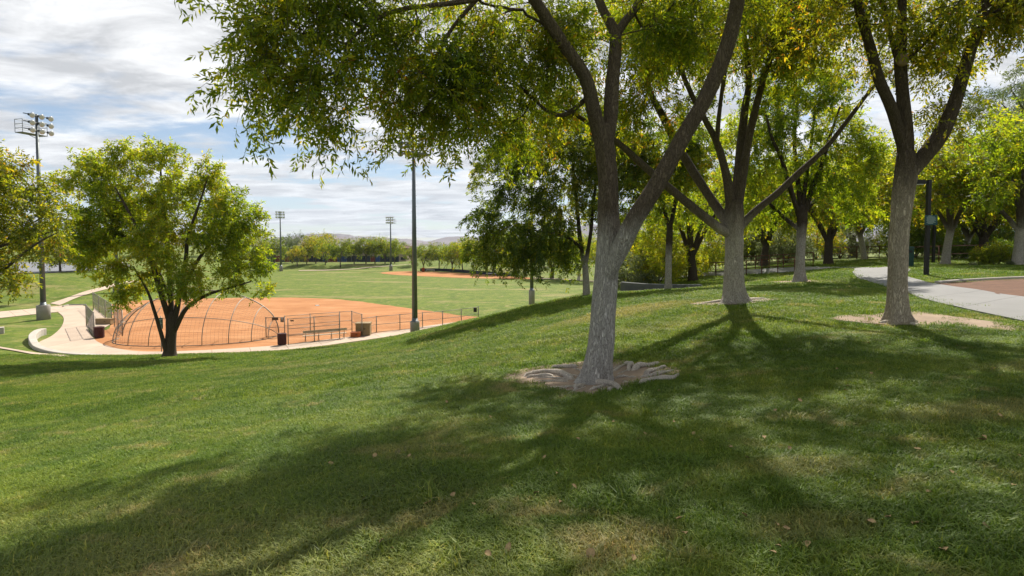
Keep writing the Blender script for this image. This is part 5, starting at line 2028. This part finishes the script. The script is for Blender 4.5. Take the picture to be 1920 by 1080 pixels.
# far tree row and berm trees
FG = 'row of trees along the far side of the field'
fB = generic('dark dense tree at the left of the far row', gp(515, 172), 9.5, 4.2, 311, BARK_DARK, LEAF_DEEP, 120, .42, .17, 2.4, .2, 5, .36, 4, 3, 4, group=FG)
fC = generic('upright far tree with clear straight stem in row', gp(638, 168), 9.2, 3.8, 312, BARK_DARK, LEAF_DEEP, 110, .42, .17, 3.0, .16, 4, .42, 4, 3, 4, group=FG)
fD = generic('yellowing spreading far tree in the middle of row', gp(592, 180), 10.5, 4.8, 313, BARK_DARK, LEAF_YELLOW, 130, .42, .17, 2.4, .18, 5, .36, 4, 3, 4, group=FG)
rows = [(fD, 'pale thin topped tree behind the far floodlight pole', 548, 186, LEAF_PALE, 1.0), (fB, 'low yellow green tree right of far floodlight pole', 557, 170, LEAF_YELLOW, .75), (fC, 'slight yellow tree of the far row', 575, 175, LEAF_YELLOW, .85),
        (fD, 'small lime tree in the far row', 610, 172, LEAF_GREEN, .75), (fB, 'tall broad tree in the far row before hills', 612, 196, LEAF_YELLOW, 1.15), (fC, 'green tree beside the clear stemmed one', 664, 174, LEAF_DEEP, .95),
        (fB, 'green tree over the tan building wall', 686, 176, LEAF_DEEP, .92), (fC, 'thin paired tree over the tan building', 703, 178, LEAF_DEEP, .98), (fD, 'dense tree just left of second far pole', 722, 176, LEAF_GREEN, .85),
        (fC, 'tree touching the second far pole', 740, 180, LEAF_DEEP, .9), (fB, 'round low dark tree beyond the tall pole', 772, 170, LEAF_DEEP, .62), (fD, 'yellow green tree directly behind tall pole', 793, 150, LEAF_DEEP, .72),
        (fC, 'berm tree with split dark stem', 823, 152, LEAF_DEEP, .9), (fB, 'twin stem berm tree behind far hood', 848, 146, LEAF_GREEN, .88), (fD, 'yellow crowned berm tree behind far hood', 867, 150, LEAF_YELLOW, .85),
        (fC, 'berm tree just right of far hood', 888, 142, LEAF_DEEP, .95), (fB, 'dark berm tree near the white bench', 912, 140, LEAF_DEEP, .95), (fD, 'dark leafy berm tree at the infield corner', 940, 134, LEAF_DEEP, .95),
        (fC, 'thin dark stemmed tree before the far berm', 966, 122, LEAF_GREEN, .85), (fB, 'far tree behind the grass brow', 1020, 150, LEAF_DEEP, 1.0), (fD, 'far tree behind the brow ash', 1062, 155, LEAF_GREEN, .95),
        (fC, 'far tree just past the main trunk', 1150, 120, LEAF_DEEP, .9), (fB, 'far leftmost tree seen through big crown', 440, 178, LEAF_DEEP, 1.0), (fD, 'far tree beside the big crown edge', 486, 182, LEAF_GREEN, .95),
        (fC, 'far tree behind the big crown', 395, 186, LEAF_DEEP, 1.05), (fB, 'far tree behind big crown, by its limbs', 350, 190, LEAF_GREEN, 1.0), (fD, 'far tree behind the big crown left side', 290, 188, LEAF_DEEP, 1.0),
        (fB, 'remote round tree in the gap above brown roof', 758, 300, LEAF_DEEP, .9)]
for i, (src, lb, px, dd, lf, sc) in enumerate(rows):
    copy_tree(src, lb, gp(px, dd), i * 1.3, sc, 1.0, FG, lf)
# nearer trees that fill the space left of the brow ash
BG = 'big trees on the far berm'
copy_tree(mB, 'big berm tree with pale green crown beyond the infield', gp(925, 140), .8, 1.5, .95, BG, LEAF_GREEN)
copy_tree(mA, 'big dark berm tree left of the hidden floodlight pole', gp(965, 138), 2.4, 1.5, .95, BG, LEAF_DEEP)
copy_tree(mC, 'big berm tree right of the hidden floodlight pole', gp(1035, 118), 4.0, 1.4, .9, BG, LEAF_DEEP)
copy_tree(mB, 'big berm tree beyond the brow ash trunk', gp(1085, 112), 5.0, 1.4, .9, BG, LEAF_GREEN)
print('leaf faces', LEAFTOTAL[0])


# ------------------------------------------------------------------ grass
def in_poly(P, poly):
    x, y = P[:, 0], P[:, 1]
    c = np.zeros(len(P), bool)
    n = len(poly)
    j = n - 1
    for i in range(n):
        xi, yi = poly[i]
        xj, yj = poly[j]
        m = ((yi > y) != (yj > y))
        if m.any():
            c ^= m & (x < (xj - xi) * (y - yi) / (yj - yi + 1e-12) + xi)
        j = i
    return c


def tuft_mesh(name, nb, rad, h, w, seed, bend=.5, vmax=1.0):
    rng = np.random.RandomState(seed)
    a = rng.uniform(0, 2 * math.pi, nb)
    r = rad * np.sqrt(rng.uniform(0, 1, nb))
    b = np.c_[r * np.cos(a), r * np.sin(a), np.full(nb, -.008)]
    fa = rng.uniform(0, 2 * math.pi, nb)
    ln = np.c_[np.cos(fa), np.sin(fa), np.zeros(nb)]
    hh = h * rng.uniform(.55, 1.25, nb)[:, None]
    bd = (bend * rng.uniform(.3, 1.5, nb))[:, None]
    sd = np.c_[-np.sin(fa), np.cos(fa), np.zeros(nb)] * (w / 2)
    m = b + ln * hh * bd * .35 + np.array([0, 0, 1]) * hh * .6
    t = b + ln * hh * bd * 1.1 + np.array([0, 0, 1]) * hh * (1.0 - .25 * bd)
    V = np.stack([b - sd, b + sd, m + sd * .8, m - sd * .8, t], 1).reshape(-1, 3)
    k = np.arange(nb)[:, None] * 5
    q = k + np.array([[0, 1, 2, 3]])
    f3 = k + np.array([[3, 2, 4]])
    v = np.repeat(rng.uniform(0, vmax, nb), 5)
    me = np_mesh(name, V, q, f3, attr=v)
    me.materials.append(MT['grass_blade'])
    return me


def grass_layer(name, label, n_try, y0, y1, tuft, seed, dens, smin, smax):
    rng = np.random.RandomState(seed)
    # sample depth so that density falls with distance
    Y = y0 + (y1 - y0) * rng.uniform(0, 1, n_try)
    X = rng.uniform(-1.08, 1.08, n_try) * (Y + 1.0)
    keep = rng.uniform(0, 1, n_try) < dens(Y) * ((Y + 1.0) / (y1 + 1.0))
    P = np.c_[X, Y][keep]
    Pj = P + rng.normal(size=P.shape) * np.where(P[:, 1:] > 9.6, .24, .12)
    ok = np.ones(len(P), bool)
    for poly in EXCL:
        ok &= ~in_poly(Pj, poly)
    P = P[ok]
    z = height(P[:, 0], P[:, 1])
    ok = z > FZ + .25
    P, z = P[ok], z[ok]
    n = len(P)
    # thin and short where the turf is worn
    nz = vnoise(P[:, 0] * 1.1, P[:, 1] * 1.3, 77) * .6 + vnoise(P[:, 0] * 3.1, P[:, 1] * 3.3, 78) * .4
    sc = (smin + (smax - smin) * rng.uniform(0, 1, n)) * (.65 + .7 * nz)
    me = bpy.data.meshes.new(name)
    me.vertices.add(n)
    me.vertices.foreach_set('co', np.c_[P, z].astype(np.float32).ravel())
    a = me.attributes.new('sc', 'FLOAT', 'POINT')
    a.data.foreach_set('value', sc.astype(np.float32))
    r = me.attributes.new('rz', 'FLOAT', 'POINT')
    r.data.foreach_set('value', rng.uniform(0, 6.28, n).astype(np.float32))
    me.update()
    o = link(name, me, 'grass_blade', kind='stuff')
    tag(o, label, 'grass')
    to = bpy.data.objects.new(name + '_tuft', tuft)
    ng = bpy.data.node_groups.new(name, 'GeometryNodeTree')
    ng.interface.new_socket('Geometry', in_out='INPUT', socket_type='NodeSocketGeometry')
    ng.interface.new_socket('Geometry', in_out='OUTPUT', socket_type='NodeSocketGeometry')
    N = ng.nodes.new
    gi, go = N('NodeGroupInput'), N('NodeGroupOutput')
    oi = N('GeometryNodeObjectInfo')
    oi.inputs['Object'].default_value = to
    iop = N('GeometryNodeInstanceOnPoints')
    s1 = N('GeometryNodeInputNamedAttribute')
    s1.data_type = 'FLOAT'
    s1.inputs['Name'].default_value = 'sc'
    s2 = N('GeometryNodeInputNamedAttribute')
    s2.data_type = 'FLOAT'
    s2.inputs['Name'].default_value = 'rz'
    cx = N('ShaderNodeCombineXYZ')
    Lk = ng.links.new
    Lk(gi.outputs[0], iop.inputs['Points'])
    Lk(oi.outputs['Geometry'], iop.inputs['Instance'])
    Lk(s2.outputs['Attribute'], cx.inputs[2])
    Lk(cx.outputs[0], iop.inputs['Rotation'])
    Lk(s1.outputs['Attribute'], iop.inputs['Scale'])
    Lk(iop.outputs[0], go.inputs[0])
    md = o.modifiers.new('scatter', 'NODES')
    md.node_group = ng
    print(name, n)
    return o


grass_layer('grass', 'short mown green grass of the shaded foreground lawn', 60000, 1.6, 10.0, tuft_mesh('tuft', 64, .13, .055, .0058, 1, .75), 1, lambda Y: np.clip(1.25 - Y * .07, .3, 1), .8, 1.3)
grass_layer('grass', 'mown grass of the middle slope round the tree trunks', 60000, 7.0, 24.0, tuft_mesh('tuft', 64, .22, .055, .008, 2, .6, .92), 2, lambda Y: np.clip(np.minimum((Y - 6) / 3, 1.3 - Y * .035), .1, 1), .8, 1.3)
grass_layer('grass', 'mown grass of the far slope above the dugout walk', 50000, 19.0, 42.0, tuft_mesh('tuft', 60, .40, .06, .017, 3, .6, .85), 3, lambda Y: np.clip((Y - 18) / 4, .1, 1) * .9, .8, 1.3)

grass_layer('coarse_grass', 'coarse taller grass clumps standing in the near lawn', 2600, 1.8, 14.0, tuft_mesh('tuft', 34, .09, .095, .008, 9, .9), 4, lambda Y: np.clip(1.2 - Y * .07, .2, 1) * np.ones_like(Y), .5, 1.25)

# fallen leaves
LG = 'dry fallen leaves scattered on the lawn'
rng = np.random.RandomState(12)
lm = []
for k in range(3):
    m = MB()
    w, l = .022 + .006 * k, .055 + .01 * k
    vs = []
    for i, t in enumerate((0, .25, .55, .8, 1.0)):
        ww = w * (0.15, .85, 1, .6, .05)[i]
        zc = .012 * math.sin(t * 3 + k)
        vs += [(-ww, l * (t - .5), zc + .012), (0, l * (t - .5), zc), (ww, l * (t - .5), zc + .010)]
    fs = []
    for i in range(4):
        fs += [(i * 3, i * 3 + 1, i * 3 + 4, i * 3 + 3), (i * 3 + 1, i * 3 + 2, i * 3 + 5, i * 3 + 4)]
    m.add(vs, fs)
    mm = m.mesh('fallen_leaf', True)
    mm.materials.append(MT['dry_leaf'])
    lm.append(mm)
spots = [(740, 815), (920, 790), (1035, 768), (1235, 740), (1297, 795), (1300, 822), (1083, 835), (1005, 938), (680, 948), (735, 1050), (1448, 1055), (1665, 985), (1740, 765), (1840, 838), (1875, 790), (1740, 940), (1900, 928), (1590, 730), (1585, 740),
         (1555, 650), (1295, 705), (1455, 1005), (1770, 1052), (1720, 1000), (1910, 868), (1685, 915), (1720, 855), (1570, 698), (850, 940), (620, 880), (1150, 800), (1400, 870), (1500, 760), (1650, 700)]
spots += [(rng.uniform(700, 1915), rng.uniform(640, 1070)) for _ in range(44)]
for i, (px, py) in enumerate(spots):
    p = hit(px, py)
    o = link('fallen_leaf', lm[i % 3], None)
    s = rng.uniform(.45, .85)
    o.location = (p[0], p[1], p[2] + .045)
    o.rotation_euler = (rng.uniform(-.5, .5), rng.uniform(-.5, .5), rng.uniform(0, 6.28))
    o.scale = (s, s, s)
    tag(o, 'single dry curled tan leaf lying on the lawn grass', 'leaf', LG)


# ------------------------------------------------------------------ air
hb = MB().box((0, 0, 390), (19000, 19000, 820))
hm = bpy.data.materials.new('haze')
hm.use_nodes = True
hm.node_tree.nodes.clear()
ho = hm.node_tree.nodes.new('ShaderNodeOutputMaterial')
hv = hm.node_tree.nodes.new('ShaderNodeVolumePrincipled')
hv.inputs['Color'].default_value = (.70, .80, .95, 1)
hv.inputs['Density'].default_value = 0.00008
hv.inputs['Anisotropy'].default_value = 0.0
hm.node_tree.links.new(hv.outputs[0], ho.inputs['Volume'])
link('haze', hb.mesh('haze'), hm, kind='stuff')
